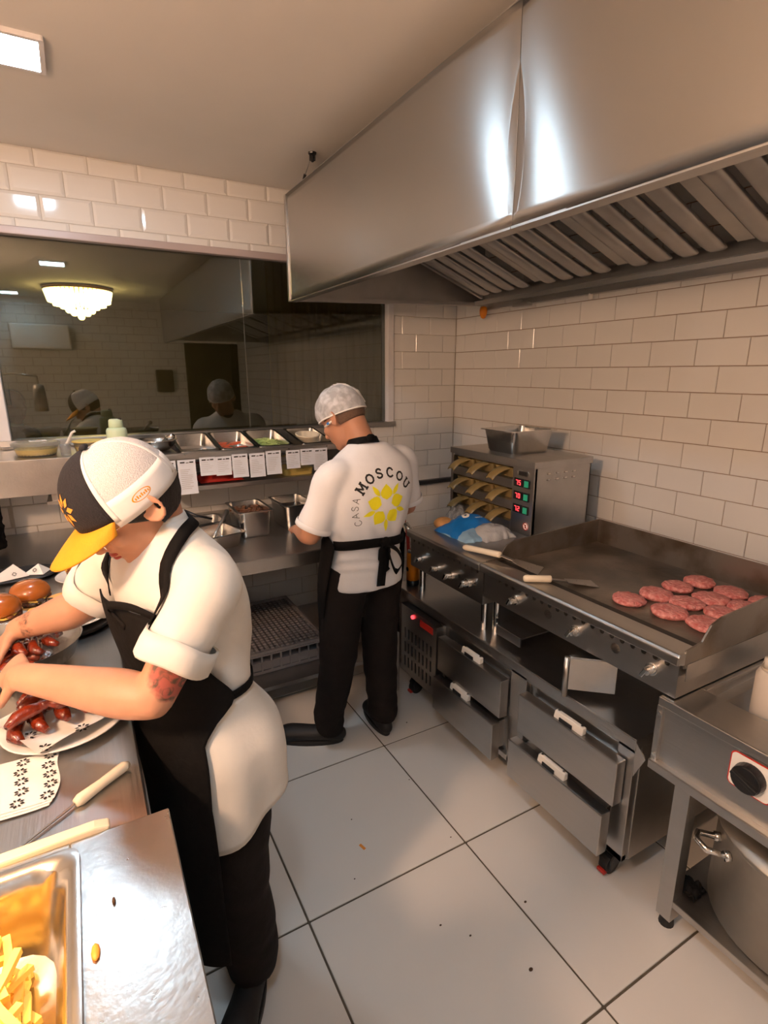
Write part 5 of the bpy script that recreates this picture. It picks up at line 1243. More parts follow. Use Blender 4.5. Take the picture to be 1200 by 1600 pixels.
# ------------------------------------------------------------------ cook in the cap
def cook_cap():
    F = V((-.92, -.39, 0)).normalized(); L = V((-F.y, F.x, 0)); L = V((.39, -.92, 0)).normalized()
    base = V((.22, 1.23, 0))
    t = thing('person', base, 'cook in black, white and yellow cap and black apron bending over the prep counter', 'person')
    # torso sections z: cx cy rf rs
    g = sect_fn([(.40, .210, 1.24, .13, .162), (.55, .208, 1.235, .133, .165), (.68, .204, 1.235, .134, .166), (.80, .192, 1.235, .130, .163), (.90, .170, 1.24, .103, .142), (1.00, .166, 1.245, .108, .152),
                 (1.10, .162, 1.25, .122, .170), (1.18, .154, 1.252, .118, .176), (1.25, .144, 1.254, .098, .160), (1.30, .135, 1.252, .070, .105), (1.34, .125, 1.25, .052, .064)])
    shN, shF = V((.195, 1.095, 1.215)), V((.055, 1.41, 1.205))
    elN, wrN = V((.062, 1.055, 1.015)), V((-.175, 1.27, 1.022))
    elF, wrF = V((-.045, 1.52, 1.055)), V((-.205, 1.60, .995))
    hc = V((.080, 1.225, 1.372)); pit = math.radians(33)
    hf0 = V((-.985, -.17, 0)).normalized(); hf = (hf0*math.cos(pit)-V((0, 0, 1))*math.sin(pit)).normalized(); hu = (hf0*math.sin(pit)+V((0, 0, 1))*math.cos(pit)).normalized(); hlft = hu.cross(hf).normalized()
    # continuous body
    mb = MB()
    hipN, hipF = V((.235, 1.15, .80)), V((.215, 1.33, .80))
    knN, knF = V((.215, 1.145, .44)), V((.20, 1.36, .44)); akN, akF = V((.235, 1.165, .09)), V((.25, 1.42, .09))
    loft_torso(mb, g, F, L, .74, 1.33, off=-.022)
    sweep(mb, [(V((.145, 1.25, 1.26)), .06, .06), (V((.130, 1.243, 1.32)), .052, .055), (hc-hf*.03-hu*.03, .050, .055)], L, 18)
    head(mb, hc, hf, hu, hlft, 1.0)
    for h_, k_, a_ in ((hipN, knN, akN), (hipF, knF, akF)): sweep(mb, [(h_, .075, .08), ((h_+k_)/2, .066, .07), (k_, .05, .052), ((k_+a_)/2, .046, .05), (a_, .034, .036)], L, 16)
    for s_, e_, w_ in ((shN, elN, wrN), (shF, elF, wrF)):
        sweep(mb, [(s_, .048, .048), (s_*.5+e_*.5, .047, .047), (s_*.12+e_*.88, .043, .042), (e_, .041, .041)], None, 18)
        sweep(mb, [(e_, .041, .041), (e_*.78+w_*.22, .049, .047), (e_*.45+w_*.55, .041, .039), (w_, .029, .027)], None, 18)
    hand(mb, wrN, (V((-.23, 1.45, .985))-wrN), (-.05, .25, -1), (-.25, -.9, -.3), .55)
    hand(mb, wrF, (V((-.275, 1.60, .93))-wrF), (.15, -.5, -1), (.0, -1, .1), .5)
    mb = fuse(mb, .0055, 4)
    axN = (elN-shN).normalized()
    def tat(c_):
        k = (c_-shN).dot(axN); d = (c_-shN-axN*k).length
        return .10 < k < .232 and d < .075 and c_.y < 1.2 and (c_-shN-axN*k).dot(F) < .030
    def ink(c_): return (c_-(elF*.25+wrF*.75)).length < .05
    tcn = shN+axN*.180+F*.002+L*.046-base; icn = elF*.25+wrF*.75-base
    paint_ink('skin', [(tcn, .056, srgb(176, 84, 74), srgb(74, 62, 50), 40), (icn, .034, srgb(178, 118, 88), srgb(52, 44, 40), 60)])
    body = body_obj(mb, 'body', ['skin'], t, base)
    # lips, eye, brow
    P = lambda a, b_, d=0: hc+hf*a+hu*b_+hlft*d
    lp = MB(); lp.ell(P(.0925, -.053), (hf*.010, hlft*.021, hu*.0055), 14, 8); lp.ell(P(.0905, -.063), (hf*.010, hlft*.018, hu*.0055), 14, 8)
    lp.build('lips', 'lip_skin', t, smooth=True)
    for q in (-1, 1):
        e = MB(); e.ell(P(.072, .004, q*.034), (hf*.0125, hlft*.014, hu*.0075), 12, 8); eo = e.build('eye', 'porcelain', t, smooth=True)
        MB().ell(P(.080, .003, q*.035), (hf*.0062, hlft*.006, hu*.006), 10, 6).build('iris', 'black_print', eo, smooth=True)
        br = MB(); br.tube([P(.089, .022, q*.014), P(.088, .030, q*.034), P(.070, .028, q*.055)], [.003, .004, .002], 6).build('eyebrow', 'hair', t)
    # hair: patch at the back and sides under the cap
    hr = MB()
    def hfn(u, v):
        a = math.radians(62+u*236); el = math.radians(24-v*(70 if abs(u-.5) < .36 else 34+24*max(0, (.5-abs(u-.5))/.14)))
        d = hf*math.cos(a)*math.cos(el)*.102+hlft*math.sin(a)*math.cos(el)*.082+hu*(math.sin(el)*.098)
        return hc+hf*-.008+hu*.022+d*(1+.012*noise.noise(V((u*30, v*8, 0))))
    hr.grid(hfn, 60, 14); hr.build('hair', 'hair', t, smooth=True, solid=.006, soff=0)
    # shirt
    sm = MB()
    loft_torso(sm, g, F, L, .78, 1.335, hem=None)
    hemz = lambda ph: .0
    sw = lambda s_, e_, k: s_+(e_-s_)*k
    for s_, e_ in ((shN, elN), (shF, elF)):
        inn = V((.15, 1.25, 1.20)); sweep(sm, [(s_*.55+inn*.45, .075, .075), (s_, .070, .072), (sw(s_, e_, .33), .066, .068), (sw(s_, e_, .62), .071, .071)], None, 20, dome=False)
    sm = fuse(sm, .009, 9)
    sm = wrinkle(sm, .009, (8, 8, 4), lambda p: .35+1.0*max(0, 1-abs(p.z-.98)/.2), 3)
    def folds(p):
        a = math.atan2((p-V((.16, 1.25, p.z))).dot(L), (p-V((.16, 1.25, p.z))).dot(F))
        wst = max(0, 1-abs(p.z-.97)/.11)*(.5+.5*math.sin(a*9+p.z*30)); arm = max(0, 1-(p-V((.16, 1.12, 1.06))).length/.16)*math.sin((p.z*.8+p.x*1.2)*85)
        bk = max(0, 1-abs(p.z-1.10)/.14)*max(0, -math.cos(a))*math.sin(a*7+p.z*22)
        return wst*.009+arm*.006+bk*.004
    ctr = [V(g(p.z)[:2]+[p.z]) for p in sm.v]
    sm.v = [p+(p-c_).normalized()*folds(p) for p, c_ in zip(sm.v, ctr)]
    shirt = sm.build('chef_shirt', 'white_cloth', t, smooth=True)
    # shirt tail hanging out behind the apron
    tl = MB()
    def tfn(u, v):
        ph = math.radians(40+u*250); rel = math.radians(180)-abs(ph-math.radians(183)); z0 = .93-.0*v
        hem = .555+.17*min(1, max(0, (u-.02)/.50))
        z = z0+(hem-z0)*v
        fl = .008+.007*v*math.sin(ph*7)+.012*math.sin(PI*min(1, v*1.1))*min(1, u*4)+.014*v*min(1, max(0, u-.2)*3)
        p = torso_pt(g, F, L, z, ph, fl); return p
    tl.grid(tfn, 48, 20); tl.build('shirt_tail', 'white_cloth', shirt, smooth=True, solid=.004)
    # rolled sleeve cuffs
    for s_, e_ in ((shN, elN), (shF, elF)):
        c_ = sw(s_, e_, .60); ax = (e_-s_).normalized(); cf = MB(); a = ax.orthogonal().normalized(); b_ = ax.cross(a); n = 28; rings = []
        for off, r in ((-.028, .071), (-.03, .077), (-.006, .079), (.02, .078), (.026, .073), (.022, .055), (.0, .05)):
            rings.append([c_+ax*(off+.003*math.sin(3*2*PI*k/n))+(a*math.cos(2*PI*k/n)+b_*math.sin(2*PI*k/n))*(r+.0025*math.sin(5*2*PI*k/n)) for k in range(n)])
        cf.loft(rings, False, False).build('sleeve_cuff', 'white_cloth', shirt, smooth=True)
    # stand collar
    cl = MB(); n = 30; rings = []
    nb, nt = V((.133, 1.25, 1.300)), V((.122, 1.242, 1.345)); ax = (nt-nb).normalized()
    for off, r in ((-.02, .078), (.0, .070), (.03, .062), (.045, .060), (.046, .056), (.0, .058)):
        rings.append([nb+ax*(off+.014*math.sin(2*PI*k/n)*0)+F*r*1.02*math.cos(2*PI*k/n)+L*r*math.sin(2*PI*k/n)+V((0, 0, -.028*max(0, math.cos(2*PI*k/n)))) for k in range(n)])
    cl.loft(rings, False, False).build('collar', 'white_cloth', shirt, smooth=True)
    # apron: bib, skirt, straps, waist tie
    ap = MB()
    def afn(u, v):
        z = 1.165+(.235-1.165)*v
        wz = [(1.165, 38), (1.10, 50), (1.02, 68), (.965, 86), (.94, 88), (.90, 66), (.86, 52), (.70, 46), (.40, 46), (.235, 48)]
        for (za, wa), (zb, wb2) in zip(wz, wz[1:]):
            if zb <= z <= za: hw = wa+(wb2-wa)*(za-z)/(za-zb); break
        else: hw = 80
        ph = math.radians(-hw+2*hw*u)
        fl = .022+.008*max(0, .9-z)*math.sin(ph*5)
        zz = max(z, .42); p = torso_pt(g, F, L, zz, ph, fl); return V((p.x, p.y, z))+F*.02*max(0, (.42-z))
    ap.grid(afn, 44, 60); apo = ap.build('apron', 'black_cloth', t, smooth=True, solid=.003)
    bv = bvh_of(sm)
    def on_shirt(z, deg, off=.006): return torso_pt(g, F, L, z, math.radians(deg), off)
    for sgn in (1, -1):
        tgt = [on_shirt(1.15, 36*sgn, .016)]
        for k, (dx, q) in enumerate(((.028, .25), (.034, .5), (.03, .75))):
            pass
        top = V((.128, 1.247, 1.30))-F*.062+V((0, 0, .022)); mid = V((.150, 1.25, 1.275))+L*.078*sgn+F*.028+V((0, 0, .015))
        q = cr([tuple(on_shirt(1.15, 34*sgn, .016)), tuple(on_shirt(1.205, 40*sgn, .012)+V((0, 0, .0))), tuple(mid), tuple(top+L*.048*sgn+F*.012), tuple(top)], 7)
        pts = []; nrs = []
        for p in q:
            s2, nr = snap(bv, V(p), .005); pts.append(s2); nrs.append(nr)
        strip(pts, lambda i: nrs[i], .027).build('neck_strap', 'black_cloth', apo, smooth=True, solid=.003, soff=1)
    q = [on_shirt(.945, a, .012) for a in range(84, 265, 8)]
    strip(q, lambda i: (q[i]-V((.185, 1.24, q[i].z))).normalized(), .020).build('waist_tie', 'black_cloth', apo, smooth=True, solid=.003)
    # little loop of the bib tie
    lpn = [on_shirt(1.165, 34, .022), on_shirt(1.185, 20, .035), on_shirt(1.178, 2, .045), on_shirt(1.15, -6, .030), on_shirt(1.125, 6, .024)]
    q = [V(p) for p in cr([tuple(p) for p in lpn], 5)]; strip(q, lambda i: F, .016).build('tie_loop', 'black_cloth', apo, smooth=True, solid=.003)
    # trousers
    tr = MB(); loft_torso(tr, g, F, L, .74, .90, off=-.034)
    for h_, k_, a_ in ((hipN, knN, akN), (hipF, knF, akF)):
        sweep(tr, [(h_, .068, .070), ((h_+k_)/2, .082, .083), (k_, .078, .078), ((k_+a_)/2, .074, .076), (a_+V((0, 0, .02)), .068, .070), (a_-V((0, 0, .025)), .066, .068)], L, 20, dome=False)
    tr = wrinkle(fuse(tr, .011, 5), .006, (7, 7, 10), None, 8); tr.build('trousers', 'trouser_cloth', t, smooth=True)
    shoe(t, akN, akN+V((-.10, -.155, 0))); shoe(t, akF, akF+V((-.16, -.04, 0)))
    # cap
    cap = MB(); cc = hc+hu*.030-hf*.004
    cpo = None
    R_ = (.110, .092, .112)
    def cpt(a, e, k=1):
        ce = math.cos(e)**.82 if math.cos(e) > 0 else 0
        front = max(0, math.cos(a))
        return cc+hf*R_[0]*k*ce*math.cos(a)*(1+.04*front)+hlft*R_[1]*k*ce*math.sin(a)+hu*(R_[2]*k*math.sin(e)*(1+.06*front))
    AF = math.radians(60)
    def patch(name, m, a0, a1, e0, e1, k, par, nu=24, nv=14, th=.003):
        return MB().grid(lambda u, v: cpt(a0+(a1-a0)*u, e0+(e1-e0)*v, k), nu, nv).build(name, m, par, smooth=True, solid=th)
    cpo = empty('cap', cc); cpo.parent = t; cpo.location = cc-base
    patch('front_panel', 'cap_black', -AF, AF, math.radians(-3), PI/2, 1.0, cpo, 30, 16)
    patch('mesh_panel', 'cap_mesh', AF, 2*PI-AF, math.radians(12), PI/2, .995, cpo, 40, 16)
    patch('band', 'cap_white', AF, 2*PI-AF, math.radians(-12), math.radians(16), 1.004, cpo, 40, 4)
    for a in (AF+.05, PI-.55, PI+.55, 2*PI-AF-.05):
        patch('seam_tape', 'cap_white', a-.055, a+.055, math.radians(-6), PI/2-.02, 1.010, cpo, 3, 16, .002)
    for s_ in (1, -1): patch('edge_piping', 'cap_black', s_*(AF-.01)-.02, s_*(AF-.01)+.02, math.radians(-3), PI/2-.02, 1.012, cpo, 2, 16, .003)
    MB().ell(cpt(0, PI/2, 1.01), (hf*.010, hlft*.010, hu*.006), 12, 6).build('button', 'cap_black', cpo, smooth=True)
    def brim(u, v):
        a = (u-.5)*2*math.radians(61); r0 = cpt(a, math.radians(-3), .99); fwd = (hf*math.cos(a*.55)+hlft*math.sin(a*.55)*.45)
        ln = .086*max(0, math.cos(a*1.45))**.5+.003
        return r0+(hf*.97*math.cos(a*.3)+hlft*math.sin(a)*.16-hu*.16)*ln*v-hu*(.016*math.sin(a)**2*v+.010*v*v)
    MB().grid(brim, 36, 12).build('brim', 'cap_yellow', cpo, smooth=True, solid=.004)
    # emblem on the front and oval patch on the band
    em = MB()
    for k in range(8):
        a = 2*PI*k/8
        q = lambda da, dr, w_: cpt(.22+(dr*math.sin(a)+w_*math.cos(a))/.1*1.25, math.radians(24)+(dr*math.cos(a)-w_*math.sin(a))/.1*1.25, 1.022)
        em.add([q(0, .006, 0), q(0, .014, .0045), q(0, .024, 0), q(0, .014, -.0045)], [(0, 1, 2, 3)])
    em.build('emblem', 'orange_print', cpo)
    ov = MB(); n = 24; a0, e0 = math.radians(97), math.radians(3)
    ring = lambda r, k: [cpt(a0+.20*r*math.cos(2*PI*j/n), e0+.085*r*math.sin(2*PI*j/n), k) for j in range(n)]
    ov.loft([ring(1, 1.02), ring(.86, 1.022)], False, False); ov.build('oval_patch', 'cap_yellow', cpo)
    lt_ = MB()
    for j in range(7):
        aa = a0+.14-.045*j; lt_.add([cpt(aa+.014, e0-.03, 1.021), cpt(aa-.014, e0-.03, 1.021), cpt(aa-.014, e0+.03*(1 if j % 2 else .4), 1.021), cpt(aa+.014, e0+.03*(1 if j % 2 else .4), 1.021)], [(0, 1, 2, 3)])
    lt_.build('patch_letters', 'cap_yellow', cpo)
    # thin glasses
    gl = MB(); rr = .021
    for q in (-1, 1):
        c_ = P(.098, -.004, q*.033); gl.tube([c_+hlft*rr*math.cos(2*PI*k/16)+hu*rr*math.sin(2*PI*k/16) for k in range(17)], .0012, 5)
        gl.tube([P(.098, .004, q*.054), P(.04, .006, q*.076), P(-.01, .006, q*.084)], .0012, 5)
    gl.tube([P(.100, .0, .012), P(.102, .002, 0), P(.100, .0, -.012)], .0012, 5)
    gl.build('glasses', 'chrome', t)
    return t
cook_cap()

# ------------------------------------------------------------------ cook in the hairnet, seen from behind
LET = {
 'C': [[(.78, .80), (.62, .96), (.40, 1.0), (.18, .88), (.05, .62), (.05, .38), (.18, .12), (.40, 0), (.62, .04), (.80, .20)]],
 'A': [[(.0, .0), (.40, 1.0), (.82, .0)], [(.16, .36), (.66, .36)]],
 'S': [[(.70, .80), (.58, .95), (.38, 1.0), (.18, .92), (.10, .76), (.18, .60), (.40, .52), (.62, .42), (.72, .24), (.62, .07), (.40, 0), (.18, .05), (.06, .22)]],
 'M': [[(.10, .0), (.14, 1.0), (.50, .30), (.86, 1.0), (.90, .0)]],
 'O': [[(.45, 1.0), (.20, .90), (.05, .64), (.05, .36), (.20, .10), (.45, 0), (.70, .10), (.85, .36), (.85, .64), (.70, .90), (.45, 1.0)]],
 'U': [[(.08, 1.0), (.08, .34), (.18, .10), (.42, 0), (.66, .10), (.76, .34), (.76, 1.0)]]}
SERIF = {'M': [(.10, 0, .16), (.90, 0, .16), (.12, 1, .14), (.88, 1, .14)], 'U': [(.08, 1, .15), (.76, 1, .15)], 'A': [(.0, 0, .10), (.82, 0, .10)]}
def cook_net():
    F = V((-.10, .995, 0)).normalized(); R = V((F.y, -F.x, 0)); L = -R
    base = V((1.0, 2.0, 0))
    t = thing('person', base, 'cook in white t-shirt, black apron and hairnet standing with back turned at the back counter', 'person')
    g = sect_fn([(.60, 1.008, 2.0, .13, .170), (.70, 1.008, 2.0, .13, .172), (.80, 1.008, 1.995, .126, .170), (.90, 1.010, 1.99, .116, .160), (.98, 1.014, 1.985, .111, .160), (1.06, 1.022, 1.982, .116, .180), (1.14, 1.026, 1.98, .122, .196),
                 (1.22, 1.030, 1.98, .116, .200), (1.28, 1.034, 1.985, .098, .178), (1.33, 1.036, 1.99, .072, .120), (1.37, 1.036, 1.995, .052, .066)])
    shL, shR = V((.850, 1.945, 1.235)), V((1.225, 2.045, 1.265))
    elL, wrL = V((.765, 1.985, 1.005)), V((.80, 2.22, .965)); elR, wrR = V((1.285, 2.085, 1.045)), V((1.13, 2.27, .975))
    hc = V((.968, 2.085, 1.455)); pit = math.radians(30)
    hf0 = V((-.50, .866, 0)).normalized(); hf = (hf0*math.cos(pit)-V((0, 0, 1))*math.sin(pit)).normalized(); hu = (hf0*math.sin(pit)+V((0, 0, 1))*math.cos(pit)).normalized(); hlft = hu.cross(hf).normalized()
    hipL, hipR = V((.925, 1.99, .84)), V((1.105, 2.02, .84))
    knL, knR = V((.875, 1.985, .45)), V((1.088, 2.0, .45)); akL, akR = V((.835, 2.01, .09)), V((1.085, 1.965, .09))
    mb = MB()
    loft_torso(mb, g, F, L, .76, 1.36, off=-.022)
    sweep(mb, [(V((1.035, 1.995, 1.28)), .065, .065), (V((1.018, 2.02, 1.365)), .056, .058), (hc-hf*.035-hu*.03, .055, .058)], R, 18)
    head(mb, hc, hf, hu, hlft, 1.02)
    for h_, k_, a_ in ((hipL, knL, akL), (hipR, knR, akR)): sweep(mb, [(h_, .075, .08), ((h_+k_)/2, .066, .07), (k_, .05, .052), ((k_+a_)/2, .046, .05), (a_, .034, .036)], L, 16)
    for s_, e_, w_ in ((shL, elL, wrL), (shR, elR, wrR)):
        sweep(mb, [(s_, .05, .05), (s_*.5+e_*.5, .047, .047), (e_, .043, .043)], None, 18); sweep(mb, [(e_, .043, .043), (e_*.75+w_*.25, .045, .043), (e_*.4+w_*.6, .037, .035), (w_, .027, .025)], None, 18)
    hand(mb, wrL, (.12, .5, -.08), (.4, .1, -1), (1, -.2, .3), .38); hand(mb, wrR, (-.4, .6, -.08), (-.4, .1, -1), (-.8, -.5, .3), .38)
    mb = fuse(mb, .0065, 4)
    body_obj(mb, 'body', ['skin_tan'], t, base)
    # short hair
    hr = MB()
    def hfn(u, v):
        a = math.radians(58+u*244); el = math.radians(60-v*(96 if abs(u-.5) < .34 else 66))
        d = hf*math.cos(a)*math.cos(el)*.1005+hlft*math.sin(a)*math.cos(el)*.0800+hu*(math.sin(el)*.0965)
        return hc+hf*-.008+hu*.025+d
    hr.grid(hfn, 50, 20).build('hair', 'hair_short', t, smooth=True, solid=.004, soff=0)
    # hairnet
    nt = MB(); cc = hc+hu*.028-hf*.006
    tilt = math.radians(-16)
    def nfn(u, v):
        a = 2*PI*u; el = math.radians(-8+8*math.cos(a))+ (PI/2-math.radians(-8+8*math.cos(a)))*v
        k = 1.0+.05*noise.noise(V((math.cos(a)*2.2, math.sin(a)*2.2, v*3)))+.022*noise.noise(V((math.cos(a)*7, math.sin(a)*7, v*6)))*(1-v*.5)+.05*math.sin(PI*v)*.6
        ce = math.cos(el)
        return cc+hf*.110*k*ce*math.cos(a)+hlft*.094*k*ce*math.sin(a)+hu*.112*k*math.sin(el)
    nt.grid(nfn, 72, 22); no = nt.build('hairnet', 'hair_net', t, smooth=True)
    MB().tube([V(nfn(k/48, 0))*1 for k in range(49)], .0032, 6).build('elastic_band', 'white_cloth', no, smooth=True)
    back_a = .5+.07
    kp = V(nfn(back_a, .10))
    for da in (-.10, -.05, .0, .06, .12):
        MB().tube([kp, V(nfn(back_a+da*.5, .35))+hu*.003, V(nfn(back_a+da, .62))+hu*.003, V(nfn(back_a+da*1.6, .8))+hu*.002], [.004, .0025, .002, .001], 5).build('gather', 'white_cloth', no, smooth=True)
    # blue and white ear loop
    # t-shirt
    sm = MB()
    hemf = lambda ph: .0
    loft_torso(sm, g, F, L, .755, 1.365, off=.006)
    for s_, e_ in ((shL, elL), (shR, elR)):
        inn = V((1.03, 1.985, 1.24)); ax = (e_-s_); sweep(sm, [(s_*.55+inn*.45, .066, .070), (s_, .071, .074), (s_+ax*.4, .068, .070), (s_+ax*.86, .074, .072)], None, 20, dome=False)
    sm = fuse(sm, .009, 14)
    sm = wrinkle(sm, .0055, (8, 8, 5), lambda p: .35+1.2*max(0, 1-abs(p.z-.95)/.16), 5)
    def folds2(p):
        a = math.atan2((p-V((1.018, 1.985, p.z))).dot(L), (p-V((1.018, 1.985, p.z))).dot(F))
        w1 = max(0, 1-abs(p.z-1.01)/.07)*(.5+.5*math.sin(a*10+p.z*25)); w2 = max(0, 1-abs(p.z-.88)/.06)*math.sin(p.z*150+3*math.sin(a*2)); w3 = max(0, 1-abs(p.z-1.13)/.10)*math.sin(a*14+p.z*14)*max(0, math.sin(a))
        return w1*.009+w2*.0045+w3*.004
    sm.v = [p+(p-V(g(p.z)[:2]+[p.z])).normalized()*folds2(p) for p in sm.v]
    tee = sm.build('t_shirt', 'white_tee', t, smooth=True); bv = bvh_of(sm)
    for s_, e_ in ((shL, elL), (shR, elR)):
        c_ = s_+(e_-s_)*.86; ax = (e_-s_).normalized(); a = ax.orthogonal().normalized(); b_ = ax.cross(a); n = 26
        MB().loft([[c_+ax*o_+(a*math.cos(2*PI*k/n)+b_*math.sin(2*PI*k/n))*r for k in range(n)] for o_, r in ((-.016, .0735), (-.014, .076), (.004, .0765), (.007, .073))], False, False).build('sleeve_hem', 'white_tee', tee, smooth=True)
    # print on the back
    def proj(a, b_, off=.0022):
        o_ = V((1.02, 1.98, 1.02))+R*a+V((0, 0, b_))-F*.5
        h_ = bv.ray_cast(o_, F, 1.0)
        return (h_[0]-F*off) if h_[0] else None
    FCX, FCZ = .012, .100      # flower centre on the back
    def fill(poly, name, m, mb2=None):
        b2 = mb2 or MB(); q = [proj(*p) for p in poly]
        if all(q): b2.add(q, [tuple(range(len(q)))])
        return b2
    def leaf(cx, cz, ang, r0, r1, w_, b2):
        n = 7; left = []; right = []
        for k in range(n):
            s2 = k/(n-1); r = r0+(r1-r0)*s2; hw = w_*math.sin(PI*(s2**.8)) if 0 < k < n-1 else 0
            ca, sa = math.cos(ang), math.sin(ang); left.append((cx+r*ca-hw*sa, cz+r*sa+hw*ca)); right.append((cx+r*ca+hw*sa, cz+r*sa-hw*ca))
        for k in range(n-1):
            q = [proj(*left[k]), proj(*left[k+1]), proj(*right[k+1]), proj(*right[k])]
            if all(q): b2.add(q, [(0, 1, 2, 3)])
    for k in range(5):
        b2 = MB(); leaf(FCX, FCZ, PI/2+2*PI*k/5, .026, .090, .029, b2); b2.build('printed_petal', 'yellow_print', tee)
        b2 = MB(); leaf(FCX, FCZ, PI/2+2*PI*(k+.5)/5, .054, .108, .010, b2); b2.build('printed_petal', 'yellow_print', tee)
    def letter(ch, ang, rad, h, th, m, squash=1.0):
        b2 = MB(); wd = h*.95*squash; rd = V((math.cos(ang), math.sin(ang), 0)); tn = V((math.sin(ang), -math.cos(ang), 0))
        wch = 1.0 if ch == 'M' else .86
        def mp(x, y): return (FCX+rd.x*(rad+y*h)+tn.x*(x-wch/2)*wd, FCZ+rd.y*(rad+y*h)+tn.y*(x-wch/2)*wd)
        segs = [list(s2) for s2 in LET[ch]]
        if th > .1:
            for (sx, sy, hw) in SERIF.get(ch, []): segs.append([(sx-hw, sy), (sx+hw, sy)])
        for s2 in segs:
            for (x0, y0), (x1, y1) in zip(s2, s2[1:]):
                dx, dy = x1-x0, y1-y0; ln = math.hypot(dx, dy); nx, ny = -dy/ln*th/2, dx/ln*th/2; ex, ey = dx/ln*th*.25, dy/ln*th*.25
                q = [proj(*mp(*p)) for p in ((x0+nx-ex, y0+ny-ey), (x1+nx+ex, y1+ny+ey), (x1-nx+ex, y1-ny+ey), (x0-nx-ex, y0-ny-ey))]
                if all(q): b2.add(q, [(0, 1, 2, 3)])
        b2.build('printed_letter', m, tee)
    for k, c_ in enumerate('MOSCOU'): letter(c_, math.radians(143-k*21.5), .118, .034, .21, 'black_print', 1.12)
    for k, c_ in enumerate('CASA'): letter(c_, math.radians(206-k*13.5), .122, .026, .08, 'black_print')
    # apron: sides of the skirt and bib in front, ties at the back
    ap = MB()
    def afn(u, v):
        z = 1.20+(.45-1.20)*v; hw = 50 if z > 1.05 else (50+62*(1.05-z)/.09 if z > .96 else (112-22*min(1, (.96-z)/.35)))
        ph = math.radians(-hw+2*hw*u); p = torso_pt(g, F, L, max(z, .6), ph, .020 if z > .97 else .029); return V((p.x, p.y, z))
    ap.grid(afn, 44, 40); apo = ap.build('apron', 'black_cloth', t, smooth=True, solid=.003)
    q0 = [torso_pt(g, F, L, .965+.006*math.sin(a*.05), math.radians(a), .016) for a in range(104, 258, 7)]
    nr0 = [(p-V((1.018, 1.985, p.z))).normalized() for p in q0]
    strip(q0, lambda i: nr0[i], .038).build('waist_tie', 'black_cloth', apo, smooth=True, solid=.003)
    kz = torso_pt(g, F, L, .965, math.radians(184), .026)
    MB().ell(kz, (R*.024, F*.014, V((0, 0, .026))), 14, 10).build('knot', 'black_cloth', apo, smooth=True)
    for dx, ln, dw in ((-.022, .185, 0), (.012, .13, .01)):
        q = [kz+R*(dx*k/6+dw*math.sin(k))-F*(.012+.010*math.sin(k*.7))-V((0, 0, ln*k/6)) for k in range(7)]
        q = [snap(bv, p, .010)[0] if k > 0 else p for k, p in enumerate(q)]
        strip(q, lambda i: -F, .040).build('tie_end', 'black_cloth', apo, smooth=True, solid=.004)
    lpq = [V(p) for p in cr([tuple(kz), tuple(kz+R*.045-F*.02-V((0, 0, .035))), tuple(kz+R*.068-F*.022-V((0, 0, .09))), tuple(kz+R*.038-F*.022-V((0, 0, .125))), tuple(kz+R*.016-F*.018-V((0, 0, .08))), tuple(kz+R*.004-F*.012-V((0, 0, .02)))], 6)]
    strip(lpq, lambda i: (-F*.5+R*.6).normalized(), .026).build('bow_loop', 'black_cloth', apo, smooth=True, solid=.003)
    nb = V((1.020, 2.012, 1.362)); n = 30; ax = V((-.12, .25, .9)).normalized(); aa = R; bb = ax.cross(aa)
    ns = MB(); ns.loft([[nb+ax*o_+aa*r*math.cos(2*PI*k/n)+bb*r*1.02*math.sin(2*PI*k/n)+V((0, 0, -.03*max(0, math.sin(2*PI*k/n)))) for k in range(n)] for o_, r in ((-.014, .070), (.014, .064), (.014, .061), (-.014, .066))], False, False)
    ns.build('neck_strap', 'black_cloth', apo, smooth=True); MB().ell(nb-bb*.068+ax*.006, (R*.022, F*.012, V((0, 0, .015))), 12, 8).build('strap_knot', 'black_cloth', apo, smooth=True)
    # trousers and shoes
    tr = MB(); loft_torso(tr, g, F, L, .74, .90, off=-.006)
    for h_, k_, a_ in ((hipL, knL, akL), (hipR, knR, akR)):
        sweep(tr, [(h_, .10, .10), ((h_+k_)/2, .092, .094), (k_, .084, .084), ((k_+a_)/2, .074, .076), (a_+V((0, 0, .05)), .068, .072), (a_+V((0, 0, .0)), .066, .072), (a_-V((0, 0, .03)), .060, .066)], L, 20, dome=False)
    tr = wrinkle(fuse(tr, .011, 4), .009, (6, 6, 14), lambda p: .5+1.2*max(0, 1-p.z/.35), 2); tr.build('trousers', 'trouser_cloth', t, smooth=True)
    shoe(t, akL, akL+V((-.215, .13, 0))); shoe(t, akR, akR+V((.02, .19, 0)))
    # blue and white pen-like ear piece
    er = hc+hlft*.086-hf*.0+hu*-.004
    lpz = MB().tube([er+hf*.0-hlft*.004, er+hf*.045-hu*.004-hlft*.006], .0045, 8).build('ear_piece', 'white_plastic', t, smooth=True)
    MB().tube([er+hf*.016-hlft*.004, er+hf*.028-hlft*.005], .0060, 8).build('ear_band', 'bag_blue', lpz, smooth=True)
    return t
cook_net()
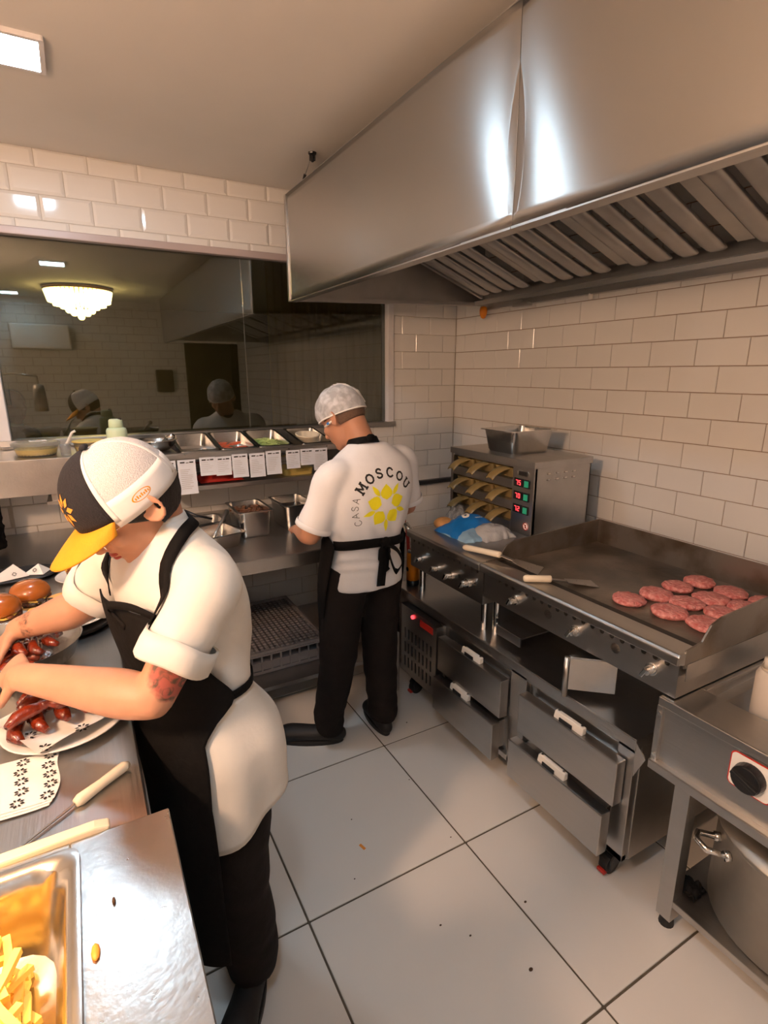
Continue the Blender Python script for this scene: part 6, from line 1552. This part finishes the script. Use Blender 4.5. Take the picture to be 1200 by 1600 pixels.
# ------------------------------------------------------------------ guest in the dining room
def guest():
    base = V((-.44, 5.15, 0)); F = V((.75, -.66, 0)).normalized(); L = V((-F.y, F.x, 0))
    t = thing('person', base, 'man in dark shirt standing in the dining room beyond the window glass', 'person')
    g = sect_fn([(.80, -.44, 5.15, .12, .17), (.95, -.44, 5.15, .11, .155), (1.08, -.44, 5.15, .115, .175), (1.18, -.44, 5.15, .10, .17), (1.24, -.44, 5.15, .065, .10), (1.28, -.44, 5.15, .05, .06)])
    hc = base+F*.02+V((0, 0, 1.40)); hu = V((0, 0, 1)); hl = hu.cross(F)
    mb = MB(); loft_torso(mb, g, F, L, .78, 1.27, off=-.015)
    sweep(mb, [(base+V((0, 0, 1.2)), .055, .055), (hc-hu*.06, .05, .052)], L, 14); head(mb, hc, F, hu, hl, 1.0)
    for s_ in (-1, 1):
        sh, el, wr_ = base+L*.17*s_+V((0, 0, 1.15)), base+L*.22*s_+V((0, 0, .90)), base+L*.20*s_+F*.10+V((0, 0, .68))
        sweep(mb, [(sh, .045, .045), (el, .038, .038), (wr_, .025, .025)], None, 14); hand(mb, wr_, (F.x*.2, F.y*.2, -1), -L*s_, F, .3)
        hp = base+L*.08*s_
        sweep(mb, [(hp+V((0, 0, .80)), .07, .075), (hp+V((0, 0, .42)), .05, .05), (hp+V((0, 0, .06)), .035, .035)], L, 14)
    body_obj(fuse(mb, .009, 4), 'body', ['skin_tan'], t, base)
    sm = MB(); loft_torso(sm, g, F, L, .76, 1.245, off=.006)
    for s_ in (-1, 1): sweep(sm, [(base+L*.12*s_+V((0, 0, 1.17)), .06, .06), (base+L*.18*s_+V((0, 0, 1.13)), .058, .058), (base+L*.212*s_+V((0, 0, .97)), .055, .055)], None, 14, dome=False)
    sh = fuse(sm, .012, 4).build('shirt', 'black_cloth', t, smooth=True)
    MB().lathe([(.062, 1.235), (.066, 1.25), (.058, 1.268)], (base.x, base.y, 0), 20).build('collar', 'paper', sh, smooth=True)
    tr = MB(); loft_torso(tr, g, F, L, .76, .88, off=0)
    for s_ in (-1, 1): hp = base+L*.08*s_; sweep(tr, [(hp+V((0, 0, .80)), .085, .09), (hp+V((0, 0, .42)), .07, .07), (hp+V((0, 0, .06)), .06, .062)], L, 14, dome=False)
    fuse(tr, .014, 3).build('trousers', 'trouser_cloth', t, smooth=True)
    for s_ in (-1, 1): hp = base+L*.08*s_; shoe(t, hp+V((0, 0, .06)), hp+F*.18)
    MB().grid(lambda u, v: hc-F*.008+hu*.025+F*math.cos(math.radians(50+u*260))*math.cos(math.radians(85-v*95))*.102+hl*math.sin(math.radians(50+u*260))*math.cos(math.radians(85-v*95))*.082+hu*math.sin(math.radians(85-v*95))*.099, 40, 16).build('hair', 'hair', t, smooth=True, solid=.005)
guest()
